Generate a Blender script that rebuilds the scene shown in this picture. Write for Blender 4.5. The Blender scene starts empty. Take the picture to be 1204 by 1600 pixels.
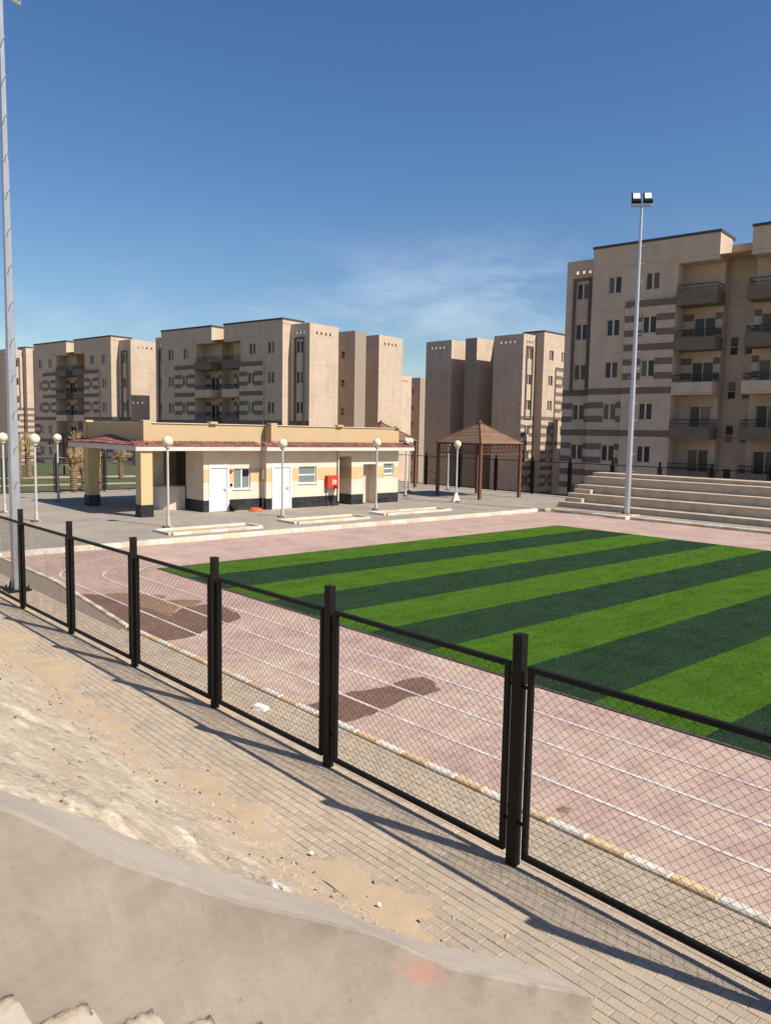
import bpy, math, random
from math import sin, cos, pi, radians, sqrt, atan2
from mathutils import Vector, Matrix, noise
random.seed(7)
S = bpy.context.scene
col = S.collection

# ------------------------------------------------------------------ camera
F = 1225.0; CX, CY = 602.0, 800.0; H = 4.0
def _ray(x, y): return Vector(((x-CX)/F, -(y-CY)/F, -1.0))
_d1 = _ray(-500, 656).normalized(); _d2 = _ray(2000, 702).normalized()
_up = _d2.cross(_d1).normalized()
if _up.y < 0: _up = -_up
_X = -(_d1 - _d1.dot(_up)*_up).normalized(); _Y = _up.cross(_X)
R = Matrix((_X, _Y, _up))
EYE = Vector((0, 0, H))
def ray(x, y): return R @ _ray(x, y)
def G(x, y, z=0.0):                     # photo pixel -> point on the level z
    d = ray(x, y); return EYE + d*((z-H)/d.z)
def onX(x, y, X): d = ray(x, y); return EYE + d*(X/d.x)
def proj(q):
    d = R.transposed() @ (Vector(q)-EYE); return (CX+F*d.x/-d.z, CY-F*d.y/-d.z, -d.z)
def zat(y, p):                          # height above point p that shows at row y
    lo, hi = -6.0, 60.0
    for _ in range(50):
        m = (lo+hi)/2
        if proj((p[0], p[1], m))[1] > y: lo = m
        else: hi = m
    return lo
cam_d = bpy.data.cameras.new('camera'); cam = bpy.data.objects.new('camera', cam_d); col.objects.link(cam)
cam_d.sensor_fit = 'VERTICAL'; cam_d.sensor_height = 24.0; cam_d.sensor_width = 18.06
cam_d.lens = F/1600*24.0; cam_d.clip_start = 0.05; cam_d.clip_end = 5000
cam.matrix_world = Matrix.Translation(EYE) @ R.to_4x4()
S.camera = cam
S.render.resolution_x = 770; S.render.resolution_y = 1024

# ------------------------------------------------------------------ light
SUN_AZ, SUN_EL = radians(16.0), radians(45.3)
SUN = Vector((cos(SUN_AZ)*cos(SUN_EL), sin(SUN_AZ)*cos(SUN_EL), sin(SUN_EL)))
w = bpy.data.worlds.new('World'); S.world = w; w.use_nodes = True
nt = w.node_tree; N = nt.nodes; LK = nt.links
bg = N['Background']; bg.inputs[1].default_value = 0.09
sky = N.new('ShaderNodeTexSky'); sky.sky_type = 'NISHITA'; sky.sun_disc = False
sky.sun_elevation = SUN_EL; sky.sun_rotation = pi/2-SUN_AZ
sky.altitude = 200; sky.air_density = 1.1; sky.dust_density = 0.8; sky.ozone_density = 3.0
tc = N.new('ShaderNodeTexCoord'); mp = N.new('ShaderNodeMapping'); mp.inputs['Scale'].default_value = (1.0, 1.0, 3.2)
LK.new(tc.outputs['Generated'], mp.inputs[0])
n1 = N.new('ShaderNodeTexNoise'); n1.inputs['Scale'].default_value = 5.0; n1.inputs['Detail'].default_value = 12; n1.inputs['Roughness'].default_value = .66
n1.inputs['Distortion'].default_value = .35
LK.new(mp.outputs[0], n1.inputs[0])
n2 = N.new('ShaderNodeTexNoise'); n2.inputs['Scale'].default_value = 1.7; n2.inputs['Detail'].default_value = 2
mp2 = N.new('ShaderNodeMapping'); mp2.inputs['Location'].default_value = (0.35, 0.1, 0.0)
LK.new(tc.outputs['Generated'], mp2.inputs[0]); LK.new(mp2.outputs[0], n2.inputs[0])
cr = N.new('ShaderNodeValToRGB'); cr.color_ramp.elements[0].position = .44; cr.color_ramp.elements[1].position = .74
LK.new(n1.outputs[0], cr.inputs[0])
cr2 = N.new('ShaderNodeValToRGB'); cr2.color_ramp.elements[0].position = .47; cr2.color_ramp.elements[1].position = .62
LK.new(n2.outputs[0], cr2.inputs[0])
sp = N.new('ShaderNodeSeparateXYZ'); LK.new(tc.outputs['Generated'], sp.inputs[0])
cr3 = N.new('ShaderNodeValToRGB'); e = cr3.color_ramp.elements
e[0].position = 0.0; e[0].color = (.7, .7, .7, 1); e[1].position = .26; e[1].color = (0, 0, 0, 1)
e2 = cr3.color_ramp.elements.new(.15); e2.color = (1, 1, 1, 1)
LK.new(sp.outputs[2], cr3.inputs[0])
def mul(a, b, k=None):
    m = N.new('ShaderNodeMath'); m.operation = 'MULTIPLY'; LK.new(a, m.inputs[0])
    if k is None: LK.new(b, m.inputs[1])
    else: m.inputs[1].default_value = k
    return m.outputs[0]
cl = mul(mul(mul(cr.outputs[0], cr2.outputs[0]), cr3.outputs[0]), None, .5)
hs_ = N.new('ShaderNodeHueSaturation'); hs_.inputs['Hue'].default_value = .506; hs_.inputs['Saturation'].default_value = 1.22; LK.new(sky.outputs[0], hs_.inputs['Color'])
mx = N.new('ShaderNodeMixRGB'); LK.new(cl, mx.inputs[0]); LK.new(hs_.outputs[0], mx.inputs[1]); mx.inputs[2].default_value = (9.5, 9.9, 10.6, 1)
LK.new(mx.outputs[0], bg.inputs[0])
sl = bpy.data.lights.new('sun', 'SUN'); sl.energy = 5.0; sl.angle = radians(.53); sl.color = (1.0, .93, .83)
so = bpy.data.objects.new('sun', sl); col.objects.link(so); so.location = (60, 20, 60)
so.rotation_euler = (-SUN).to_track_quat('-Z', 'Y').to_euler()
S.view_settings.view_transform = 'Standard'; S.view_settings.look = 'None'
S.view_settings.exposure = 0.36; S.view_settings.gamma = 1.0; S.view_settings.use_curve_mapping = False
S.render.engine = 'CYCLES'

# ------------------------------------------------------------------ materials
M = {}
def mat(name, c1, c2=None, scale=3.0, rough=.85, bump=0.0, bscale=40.0, metal=0.0, spec=.3, detail=5, island=0.0, dirt=None, dscale=.6, dlo=.5, dhi=.75, stretch=None):
    m = bpy.data.materials.new(name); m.use_nodes = True
    n = m.node_tree.nodes; l = m.node_tree.links; p = n['Principled BSDF']
    p.inputs['Roughness'].default_value = rough; p.inputs['Metallic'].default_value = metal
    p.inputs['Specular IOR Level'].default_value = spec
    t = n.new('ShaderNodeTexCoord'); co = t.outputs['Object']
    if stretch:
        ms = n.new('ShaderNodeMapping'); ms.inputs['Scale'].default_value = stretch; l.new(co, ms.inputs[0]); co = ms.outputs[0]
    c2 = c2 or tuple(v*.85 for v in c1)
    no = n.new('ShaderNodeTexNoise'); no.inputs['Scale'].default_value = scale; no.inputs['Detail'].default_value = detail; no.inputs['Roughness'].default_value = .6
    l.new(co, no.inputs[0])
    r = n.new('ShaderNodeValToRGB'); r.color_ramp.elements[0].position = .35; r.color_ramp.elements[1].position = .65
    r.color_ramp.elements[0].color = (*c2, 1); r.color_ramp.elements[1].color = (*c1, 1)
    l.new(no.outputs[0], r.inputs[0]); out = r.outputs[0]
    if dirt:
        dn = n.new('ShaderNodeTexNoise'); dn.inputs['Scale'].default_value = dscale; dn.inputs['Detail'].default_value = 7; dn.inputs['Roughness'].default_value = .62; l.new(co, dn.inputs[0])
        dr = n.new('ShaderNodeValToRGB'); dr.color_ramp.elements[0].position = dlo; dr.color_ramp.elements[1].position = dhi; l.new(dn.outputs[0], dr.inputs[0])
        mm = n.new('ShaderNodeMixRGB'); l.new(dr.outputs[0], mm.inputs[0]); l.new(out, mm.inputs[1]); mm.inputs[2].default_value = (*dirt, 1); out = mm.outputs[0]
    if island:
        ge = n.new('ShaderNodeNewGeometry'); oi = n.new('ShaderNodeObjectInfo')
        a = n.new('ShaderNodeMath'); a.operation = 'ADD'; l.new(ge.outputs['Random Per Island'], a.inputs[0]); l.new(oi.outputs['Random'], a.inputs[1])
        fr = n.new('ShaderNodeMath'); fr.operation = 'FRACT'; l.new(a.outputs[0], fr.inputs[0])
        mr = n.new('ShaderNodeMapRange'); mr.inputs['To Min'].default_value = 1-island; mr.inputs['To Max'].default_value = 1+island*.5; l.new(fr.outputs[0], mr.inputs[0])
        hv = n.new('ShaderNodeMixRGB'); hv.blend_type = 'MULTIPLY'; hv.inputs[0].default_value = 1; l.new(out, hv.inputs[1]); l.new(mr.outputs[0], hv.inputs[2]); out = hv.outputs[0]
    l.new(out, p.inputs['Base Color'])
    if bump:
        bn = n.new('ShaderNodeTexNoise'); bn.inputs['Scale'].default_value = bscale; bn.inputs['Detail'].default_value = 6; l.new(co, bn.inputs[0])
        b = n.new('ShaderNodeBump'); b.inputs['Strength'].default_value = bump; b.inputs['Distance'].default_value = .02; l.new(bn.outputs[0], b.inputs['Height']); l.new(b.outputs[0], p.inputs['Normal'])
    M[name] = m; return m
mat('stucco', (.55, .435, .325), (.49, .385, .288), 1.2, .9, .25, 30, dirt=(.40, .32, .245), dscale=.35, dlo=.5, dhi=.85)
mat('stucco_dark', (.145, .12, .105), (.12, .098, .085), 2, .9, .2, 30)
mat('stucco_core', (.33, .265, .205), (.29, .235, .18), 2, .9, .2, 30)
mat('band', (.175, .138, .108), (.15, .118, .092), 2, .9, .15, 30)
mat('cap', (.075, .068, .062), None, 2, .8)
mat('window_white', (.62, .58, .52), None, 3, .5)
mat('frame_tan', (.30, .24, .18), None, 3, .6)
mat('rail_dark', (.03, .027, .025), None, 3, .5)
mat('cream', (.68, .58, .455), (.64, .54, .42), 1.5, .85, .2, 25, dirt=(.53, .43, .31), dscale=.8, dlo=.52, dhi=.85)
mat('tan', (.50, .37, .205), (.47, .345, .19), 1.5, .85, .2, 25)
mat('ochre', (.55, .42, .225), (.52, .39, .21), 1.5, .85, .2, 25)
mat('fascia', (.66, .58, .50), None, 1.5, .8, .1, 25)
mat('black_tile', (.035, .035, .038), (.022, .022, .025), 6, .55, .2, 30, island=.4)
mat('door_white', (.80, .79, .78), (.77, .76, .75), 1, .4)
mat('steel', (.50, .51, .53), (.42, .43, .45), 3, .42, .1, 30, metal=.55, stretch=(4, 4, .6))
mat('lamp_pole', (.50, .48, .45), None, 3, .55)
mat('globe', (.72, .66, .49), (.62, .56, .41), 14, .45, .1, 60)
mat('black_metal', (.007, .0065, .0065), (.011, .010, .0095), 6, .55, .1, 60, spec=.18, dirt=(.02, .018, .016), dscale=2.2, dlo=.6, dhi=.95)
mat('wire', (.035, .03, .027), None, 3, .6, metal=.3)
mat('red_box', (.52, .055, .035), (.46, .05, .03), 2, .45)
mat('print_white', (.8, .78, .75), None, 2, .6)
mat('wood', (.17, .075, .045), (.13, .055, .035), 4, .6, .2, 40, stretch=(1, 1, .2))
mat('wood_roof', (.24, .145, .09), (.18, .10, .062), 3, .75, .2, 40, island=.22)
mat('tile_red', (.29, .118, .096), (.21, .082, .07), 5, .85, .2, 40, island=.42)
mat('bleacher', (.54, .435, .32), (.46, .37, .27), 1.2, .9, .35, 25, dirt=(.33, .25, .18), dscale=1.6, dlo=.5, dhi=.8)
mat('plaster', (.322, .272, .220), (.282, .238, .192), 2.2, .92, .22, 22, detail=12, dirt=(.235, .197, .157), dscale=1.8, dlo=.46, dhi=.78)
mat('plaster_top', (.385, .33, .268), (.345, .293, .236), 3, .92, .25, 25, detail=10, dirt=(.32, .25, .195), dscale=3, dlo=.52, dhi=.8)
mat('red_paint', (.52, .20, .15), (.44, .27, .20), 5, .9, .2, 20)
mat('marble', (.50, .45, .375), (.42, .37, .30), 5, .7, .2, 30, dirt=(.42, .36, .28), dscale=5, dlo=.5, dhi=.72)
mat('mortar', (.37, .31, .24), (.32, .265, .20), 9, .95, .5, 40)
mat('paver', (.40, .33, .25), (.345, .283, .213), 2.0, .92, .4, 60, island=.11, dirt=(.46, .36, .255), dscale=1.3, dlo=.30, dhi=.64)
mat('joint', (.25, .20, .145), (.20, .16, .115), 8, .95, .4, 60)
mat('sand', (.50, .37, .235), (.44, .325, .205), 2.5, .95, .5, 90)
mat('kerb_white', (.70, .66, .58), (.60, .55, .46), 6, .8, .3, 40, dirt=(.46, .38, .27), dscale=4, dlo=.5, dhi=.75, island=.12)
mat('kerb_yellow', (.62, .47, .27), (.55, .40, .22), 6, .8, .3, 40, dirt=(.46, .36, .24), dscale=4, dlo=.46, dhi=.72, island=.15)
mat('line_paint', (.68, .63, .58), (.58, .50, .45), 5, .8, dirt=(.47, .34, .30), dscale=1.6, dlo=.46, dhi=.68)
mat('bark', (.27, .18, .105), (.17, .115, .07), 14, .95, .8, 60)
mat('frond', (.46, .32, .16), (.34, .225, .11), 8, .9, .3, 50)
mat('lawn', (.085, .098, .032), (.065, .078, .028), 1.0, .95, .8, 20, dirt=(.15, .125, .06), dscale=.5, dlo=.5, dhi=.75)
mat('path', (.42, .35, .27), (.37, .31, .235), 2, .9, .3, 30)
mat('desert', (.36, .275, .19), (.31, .235, .16), .2, .95, .4, 4)
mat('rock', (.50, .42, .32), (.40, .325, .24), 7, .92, .7, 30, island=.22)
mat('orange', (.75, .16, .04), None, 4, .5)
mat('glass_lamp', (.75, .76, .78), None, 3, .12, spec=.6)
def glass_mat(name, c):
    m = mat(name, c, c, 1, .08, spec=.5); return m
glass_mat('glass', (.05, .038, .030)); M['glass'].node_tree.nodes['Principled BSDF'].inputs['Roughness'].default_value = .22; M['glass'].node_tree.nodes['Principled BSDF'].inputs['Specular IOR Level'].default_value = .35; glass_mat('glass_pale', (.18, .21, .20))

def curtains(m):     # drawn curtains behind some panes
    n = m.node_tree.nodes; l = m.node_tree.links; p = n['Principled BSDF']
    oi = n.new('ShaderNodeObjectInfo'); r = n.new('ShaderNodeValToRGB'); r.color_ramp.interpolation = 'CONSTANT'
    for k, (ps, c) in enumerate(((0, (.035, .028, .023)), (.35, (.07, .05, .037)), (.62, (.13, .095, .068)), (.86, (.2, .165, .13)))):
        e_ = r.color_ramp.elements[k] if k < 2 else r.color_ramp.elements.new(ps)
        e_.position = ps; e_.color = (*c, 1)
    l.new(oi.outputs['Random'], r.inputs[0]); l.new(r.outputs[0], p.inputs['Base Color'])
curtains(M['glass'])
def wave_mix(m):  # faint horizontal day joints of the storeys on a stucco wall
    n = m.node_tree.nodes; l = m.node_tree.links; p = n['Principled BSDF']
    src = p.inputs['Base Color'].links[0].from_socket
    t = n.new('ShaderNodeTexCoord'); s = n.new('ShaderNodeSeparateXYZ'); l.new(t.outputs['Object'], s.inputs[0])
    a = n.new('ShaderNodeMath'); a.operation = 'PINGPONG'; a.inputs[1].default_value = 1.5; l.new(s.outputs[2], a.inputs[0])
    b = n.new('ShaderNodeMath'); b.operation = 'LESS_THAN'; b.inputs[1].default_value = .022; l.new(a.outputs[0], b.inputs[0])
    k = n.new('ShaderNodeMath'); k.operation = 'MULTIPLY'; k.inputs[1].default_value = .4; l.new(b.outputs[0], k.inputs[0])
    x = n.new('ShaderNodeMixRGB'); l.new(k.outputs[0], x.inputs[0]); l.new(src, x.inputs[1]); x.inputs[2].default_value = (.2, .16, .12, 1)
    mp = n.new('ShaderNodeMapping'); mp.inputs['Scale'].default_value = (1.6, 1.6, .1); l.new(t.outputs['Object'], mp.inputs[0])
    no = n.new('ShaderNodeTexNoise'); no.inputs['Scale'].default_value = 1.0; no.inputs['Detail'].default_value = 6; l.new(mp.outputs[0], no.inputs[0])
    mr = n.new('ShaderNodeMapRange'); mr.inputs['From Min'].default_value = .3; mr.inputs['From Max'].default_value = .7; mr.inputs['To Min'].default_value = .93; mr.inputs['To Max'].default_value = 1.04; l.new(no.outputs[0], mr.inputs[0])
    y = n.new('ShaderNodeMixRGB'); y.blend_type = 'MULTIPLY'; y.inputs[0].default_value = 1; l.new(x.outputs[0], y.inputs[1]); l.new(mr.outputs[0], y.inputs[2])
    l.new(y.outputs[0], p.inputs['Base Color'])
wave_mix(M['stucco'])

def brick_mat(name, ca, cb, mortar, bw, bh, rot=0.0, dirt=None, dscale=.5, dlo=.5, dhi=.75, bump=.3, offs=.5, msize=.006, rough=.9):
    m = bpy.data.materials.new(name); m.use_nodes = True
    n = m.node_tree.nodes; l = m.node_tree.links; p = n['Principled BSDF']; p.inputs['Roughness'].default_value = rough
    p.inputs['Specular IOR Level'].default_value = .25
    t = n.new('ShaderNodeTexCoord'); mp = n.new('ShaderNodeMapping'); mp.inputs['Rotation'].default_value = (0, 0, rot); l.new(t.outputs['Object'], mp.inputs[0])
    b = n.new('ShaderNodeTexBrick'); b.offset = offs; b.inputs['Scale'].default_value = 1; b.inputs['Mortar Size'].default_value = msize
    b.inputs['Brick Width'].default_value = bw; b.inputs['Row Height'].default_value = bh
    b.inputs['Color1'].default_value = (*ca, 1); b.inputs['Color2'].default_value = (*cb, 1); b.inputs['Mortar'].default_value = (*mortar, 1)
    l.new(mp.outputs[0], b.inputs[0]); out = b.outputs[0]
    no = n.new('ShaderNodeTexNoise'); no.inputs['Scale'].default_value = .9; no.inputs['Detail'].default_value = 8; no.inputs['Roughness'].default_value = .65; l.new(t.outputs['Object'], no.inputs[0])
    mr = n.new('ShaderNodeMapRange'); mr.inputs['From Min'].default_value = .3; mr.inputs['From Max'].default_value = .7; mr.inputs['To Min'].default_value = .86; mr.inputs['To Max'].default_value = 1.12; l.new(no.outputs[0], mr.inputs[0])
    x = n.new('ShaderNodeMixRGB'); x.blend_type = 'MULTIPLY'; x.inputs[0].default_value = 1; l.new(out, x.inputs[1]); l.new(mr.outputs[0], x.inputs[2]); out = x.outputs[0]
    if dirt:
        dn = n.new('ShaderNodeTexNoise'); dn.inputs['Scale'].default_value = dscale; dn.inputs['Detail'].default_value = 9; dn.inputs['Roughness'].default_value = .68; l.new(t.outputs['Object'], dn.inputs[0])
        dr = n.new('ShaderNodeValToRGB'); dr.color_ramp.elements[0].position = dlo; dr.color_ramp.elements[1].position = dhi; l.new(dn.outputs[0], dr.inputs[0])
        dm = n.new('ShaderNodeMixRGB'); l.new(dr.outputs[0], dm.inputs[0]); l.new(out, dm.inputs[1]); dm.inputs[2].default_value = (*dirt, 1); out = dm.outputs[0]
    l.new(out, p.inputs['Base Color'])
    bp = n.new('ShaderNodeBump'); bp.inputs['Strength'].default_value = bump; bp.inputs['Distance'].default_value = .01; bp.invert = True
    l.new(b.outputs['Fac'], bp.inputs['Height']); l.new(bp.outputs[0], p.inputs['Normal'])
    M[name] = m; return m
TRK = dict(ca=(.45, .30, .258), cb=(.38, .24, .208), mortar=(.27, .18, .155), bw=.2, bh=.1, bump=.35)
brick_mat('track', dirt=(.52, .39, .28), dscale=.6, dlo=.38, dhi=.78, **TRK)
brick_mat('wet', ca=(.205, .118, .08), cb=(.17, .096, .066), mortar=(.115, .066, .045), bw=.2, bh=.1, bump=.2, rough=.75)
brick_mat('mud', ca=(.30, .185, .105), cb=(.26, .155, .088), mortar=(.22, .13, .075), bw=.2, bh=.1, bump=.1, rough=.55)
brick_mat('plaza', ca=(.34, .295, .24), cb=(.28, .24, .195), mortar=(.20, .17, .135), bw=.2, bh=.1, rot=pi/2, dirt=(.38, .315, .245), dscale=.35, dlo=.45, dhi=.75)

def turf_mat(name, a, b):
    m = bpy.data.materials.new(name); m.use_nodes = True
    n = m.node_tree.nodes; l = m.node_tree.links; p = n['Principled BSDF']; p.inputs['Roughness'].default_value = 1.0; p.inputs['Specular IOR Level'].default_value = .04
    t = n.new('ShaderNodeTexCoord')
    no = n.new('ShaderNodeTexNoise'); no.inputs['Scale'].default_value = 1.3; no.inputs['Detail'].default_value = 4; l.new(t.outputs['Object'], no.inputs[0])
    f = n.new('ShaderNodeTexNoise'); f.inputs['Scale'].default_value = 55; f.inputs['Detail'].default_value = 3; f.inputs['Roughness'].default_value = .8; l.new(t.outputs['Object'], f.inputs[0])
    mp = n.new('ShaderNodeMapping'); mp.inputs['Scale'].default_value = (5.0, .7, 1); l.new(t.outputs['Object'], mp.inputs[0])
    sk = n.new('ShaderNodeTexNoise'); sk.inputs['Scale'].default_value = 1.0; sk.inputs['Detail'].default_value = 5; l.new(mp.outputs[0], sk.inputs[0])
    av = n.new('ShaderNodeMath'); av.operation = 'ADD'; l.new(no.outputs[0], av.inputs[0]); l.new(sk.outputs[0], av.inputs[1])
    ad = n.new('ShaderNodeMath'); ad.operation = 'MULTIPLY_ADD'; ad.inputs[1].default_value = .36; l.new(av.outputs[0], ad.inputs[0])
    sc = n.new('ShaderNodeMath'); sc.operation = 'MULTIPLY'; sc.inputs[1].default_value = .4; l.new(f.outputs[0], sc.inputs[0]); l.new(sc.outputs[0], ad.inputs[2])
    r = n.new('ShaderNodeValToRGB'); r.color_ramp.elements[0].position = .38; r.color_ramp.elements[1].position = .66
    r.color_ramp.elements[0].color = (*b, 1); r.color_ramp.elements[1].color = (*a, 1); l.new(ad.outputs[0], r.inputs[0]); l.new(r.outputs[0], p.inputs['Base Color'])
    bp = n.new('ShaderNodeBump'); bp.inputs['Strength'].default_value = .9; bp.inputs['Distance'].default_value = .03; l.new(f.outputs[0], bp.inputs['Height']); l.new(bp.outputs[0], p.inputs['Normal'])
    M[name] = m
turf_mat('turf_light', (.084, .176, .018), (.042, .104, .011))
turf_mat('turf_dark', (.034, .066, .033), (.017, .038, .019))

# ------------------------------------------------------------------ mesh helpers
class MB:
    def __init__(s): s.v = []; s.f = []
    def quad(s, a, b, c, d):
        i = len(s.v); s.v += [tuple(a), tuple(b), tuple(c), tuple(d)]; s.f.append((i, i+1, i+2, i+3)); return s
    def box(s, x0, x1, y0, y1, z0, z1):
        i = len(s.v); s.v += [(x0, y0, z0), (x1, y0, z0), (x1, y1, z0), (x0, y1, z0), (x0, y0, z1), (x1, y0, z1), (x1, y1, z1), (x0, y1, z1)]
        s.f += [tuple(i+k for k in q) for q in ((3, 2, 1, 0), (4, 5, 6, 7), (0, 1, 5, 4), (1, 2, 6, 5), (2, 3, 7, 6), (3, 0, 4, 7))]; return s
    def bev(s, x0, x1, y0, y1, z0, z1, b):          # box with chamfered top edge
        i = len(s.v)
        s.v += [(x0, y0, z0), (x1, y0, z0), (x1, y1, z0), (x0, y1, z0), (x0, y0, z1-b), (x1, y0, z1-b), (x1, y1, z1-b), (x0, y1, z1-b),
                (x0+b, y0+b, z1), (x1-b, y0+b, z1), (x1-b, y1-b, z1), (x0+b, y1-b, z1)]
        s.f += [tuple(i+k for k in q) for q in ((3, 2, 1, 0), (0, 1, 5, 4), (1, 2, 6, 5), (2, 3, 7, 6), (3, 0, 4, 7), (4, 5, 9, 8), (5, 6, 10, 9), (6, 7, 11, 10), (7, 4, 8, 11), (8, 9, 10, 11))]; return s
    def tube(s, pts, rad, n=8, cap=True, closed=False, twist=0.0):
        pts = [Vector(p) for p in pts]; m = len(pts)
        rad = rad if isinstance(rad, (list, tuple)) else [rad]*m
        i0 = len(s.v); up = Vector((0, 0, 1))
        for k, p in enumerate(pts):
            if closed: d = pts[(k+1) % m]-pts[k-1]
            else: d = pts[min(k+1, m-1)]-pts[max(k-1, 0)]
            d.normalize(); a = d.cross(up if abs(d.z) < .95 else Vector((1, 0, 0))).normalized(); b = d.cross(a)
            for j in range(n):
                t = 2*pi*j/n+twist; q = p+(a*cos(t)+b*sin(t))*rad[k]; s.v.append(tuple(q))
        for k in range(m if closed else m-1):
            k2 = (k+1) % m
            for j in range(n): s.f.append((i0+k*n+j, i0+k*n+(j+1) % n, i0+k2*n+(j+1) % n, i0+k2*n+j))
        if cap and not closed: s.f += [tuple(i0+j for j in range(n)), tuple(i0+(m-1)*n+j for j in reversed(range(n)))]
        return s
    def lathe(s, prof, cx=0, cy=0, n=16):
        i0 = len(s.v); m = len(prof)
        for r, z in prof:
            for j in range(n): s.v.append((cx+r*cos(2*pi*j/n), cy+r*sin(2*pi*j/n), z))
        for k in range(m-1):
            for j in range(n): s.f.append((i0+k*n+j, i0+k*n+(j+1) % n, i0+(k+1)*n+(j+1) % n, i0+(k+1)*n+j))
        s.f += [tuple(i0+j for j in reversed(range(n))), tuple(i0+(m-1)*n+j for j in range(n))]; return s
    def prism(s, poly, z0, z1):
        i = len(s.v); n = len(poly)
        s.v += [(x, y, z0) for x, y in poly]+[(x, y, z1) for x, y in poly]
        for k in range(n): s.f.append((i+k, i+(k+1) % n, i+n+(k+1) % n, i+n+k))
        s.f += [tuple(i+k for k in reversed(range(n))), tuple(i+n+k for k in range(n))]; return s
    def wall(s, p, q, z0, z1, holes=(), depth=.14):     # vertical sheet from p to q, outside on the right hand, holes (s0,s1,za,zb) with reveals
        dx, dy = q[0]-p[0], q[1]-p[1]; L = sqrt(dx*dx+dy*dy); dx /= L; dy /= L; nx, ny = dy, -dx
        P = lambda t, z, k=0.0: (p[0]+dx*t-nx*k, p[1]+dy*t-ny*k, z)
        xs = sorted({0.0, L, *[h[0] for h in holes], *[h[1] for h in holes]}); zs = sorted({z0, z1, *[h[2] for h in holes], *[h[3] for h in holes]})
        for a, b in zip(zs, zs[1:]):
            if b <= z0 or a >= z1: continue
            run = None
            for c, d in list(zip(xs, xs[1:]))+[(None, None)]:
                solid = c is not None and not any(h[0] < (c+d)/2 < h[1] and h[2] < (a+b)/2 < h[3] for h in holes)
                if solid: run = (run[0], d) if run else (c, d)
                elif run: s.quad(P(run[0], a), P(run[1], a), P(run[1], b), P(run[0], b)); run = None
        for h in holes:
            a, b, c, d = h[:4]
            s.quad(P(a, c), P(b, c), P(b, c, depth), P(a, c, depth)); s.quad(P(a, d, depth), P(b, d, depth), P(b, d), P(a, d))
            s.quad(P(a, c), P(a, c, depth), P(a, d, depth), P(a, d)); s.quad(P(b, c, depth), P(b, c), P(b, d), P(b, d, depth))
        return s
    def mesh(s, name, m, smooth=False):
        me = bpy.data.meshes.new(name); me.from_pydata(s.v, [], s.f); me.materials.append(M[m])
        if smooth:
            for pl in me.polygons: pl.use_smooth = True
        return me
    def build(s, name, m, parent=None, smooth=False): return add(name, s.mesh(name, m, smooth), parent)
def add(name, me, parent=None, loc=None, rz=0.0):
    o = bpy.data.objects.new(name, me); col.objects.link(o)
    if parent: o.parent = parent
    if loc is not None: o.location = loc
    if rz: o.rotation_euler = (0, 0, rz)
    return o
def tag(o, label=None, cat=None, group=None, kind=None):
    if label: o['label'] = label
    if cat: o['category'] = cat
    if group: o['group'] = group
    if kind: o['kind'] = kind
    return o
def thing(name, label, cat, loc=(0, 0, 0), rz=0.0, group=None): return tag(add(name, None, None, loc, rz), label, cat, group)
def struct(o, label): return tag(o, label, kind='structure')
def copy_tree(o, parent=None):
    c = o.copy(); col.objects.link(c); c.parent = parent
    for ch in list(o.children): copy_tree(ch, c)
    return c
def fbm(x, y, z=0.0, sc=1.0, o=4): return noise.fractal(Vector((x*sc, y*sc, z)), 1.0, 2.0, o)

# ------------------------------------------------------------------ ground and setting
b = MB(); b.quad((-1500, -1500, -5.2), (1500, -1500, -5.2), (1500, 1500, -5.2), (-1500, 1500, -5.2))
struct(b.build('ground', 'desert'), 'sandy desert ground around the estate')
PZ = .12
track = struct(MB().box(-25.3, 14, 6.62, 34.3, -4.9, 0).build('running_track', 'track'), 'pink block-paved running track around the green pitch')
plaza = struct(MB().box(-47.4, -25.62, -14, 42.6, -4.95, PZ).build('plaza', 'plaza'), 'grey block-paved plaza around the low pavilion')
walk = struct(MB().box(-25.615, 14, 34.62, 42.62, -4.9, PZ-.003).build('walkway', 'plaza'), 'paved walkway under the concrete bleachers')
bed = struct(MB().box(-25.31, 6, 4.02, 6.44, -4.8, -.009).build('pavement', 'joint'), 'sandy brown block pavement on both sides of the black fence')
lawn = struct(MB().box(-86, -47.41, -40, 36, -4.7, .02).build('lawn', 'lawn'), 'dry green lawn beyond the left fence')
for x0, x1, y0, y1, sk in ((-56.5, -55.0, -40, 36, 6.0), (-66, -63.5, -40, 36, 9.0), (-49.6, -47.5, -40, 36, 0.0)):
    m = MB(); m.quad((x0-sk, y0, .03), (x1-sk, y0, .03), (x1+sk*.4, y1, .03), (x0+sk*.4, y1, .03))
    m.build('garden_path', 'path', lawn)

# pitch
XS = [-20.75, -19.0, -17.12, -15.25, -13.4, -11.65, -9.95, -8.2, -6.42, -4.68, -2.9, -1.1, .7, 2.5, 4.3, 6.1, 8]
pitch = struct(add('football_pitch', None), 'artificial turf pitch with light and dark green stripes')
for k, (a, c) in enumerate(zip(XS, XS[1:])):
    m = MB(); nseg = 40
    for j in range(nseg):
        y0 = 10.03+(29.0-10.03)*j/nseg; y1 = 10.03+(29.0-10.03)*(j+1)/nseg
        wob = lambda y, q: .025*noise.noise(Vector((y*.5, q*3.1, 0))) if 0 < q else .05*noise.noise(Vector((y*.35, 5, 0)))
        m.quad((a+wob(y0, k), y0, .024), (c+wob(y0, k+1), y0, .024), (c+wob(y1, k+1), y1, .024), (a+wob(y1, k), y1, .024))
    m.build('turf_stripe', 'turf_dark' if k % 2 else 'turf_light', pitch)
m = MB()
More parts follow.
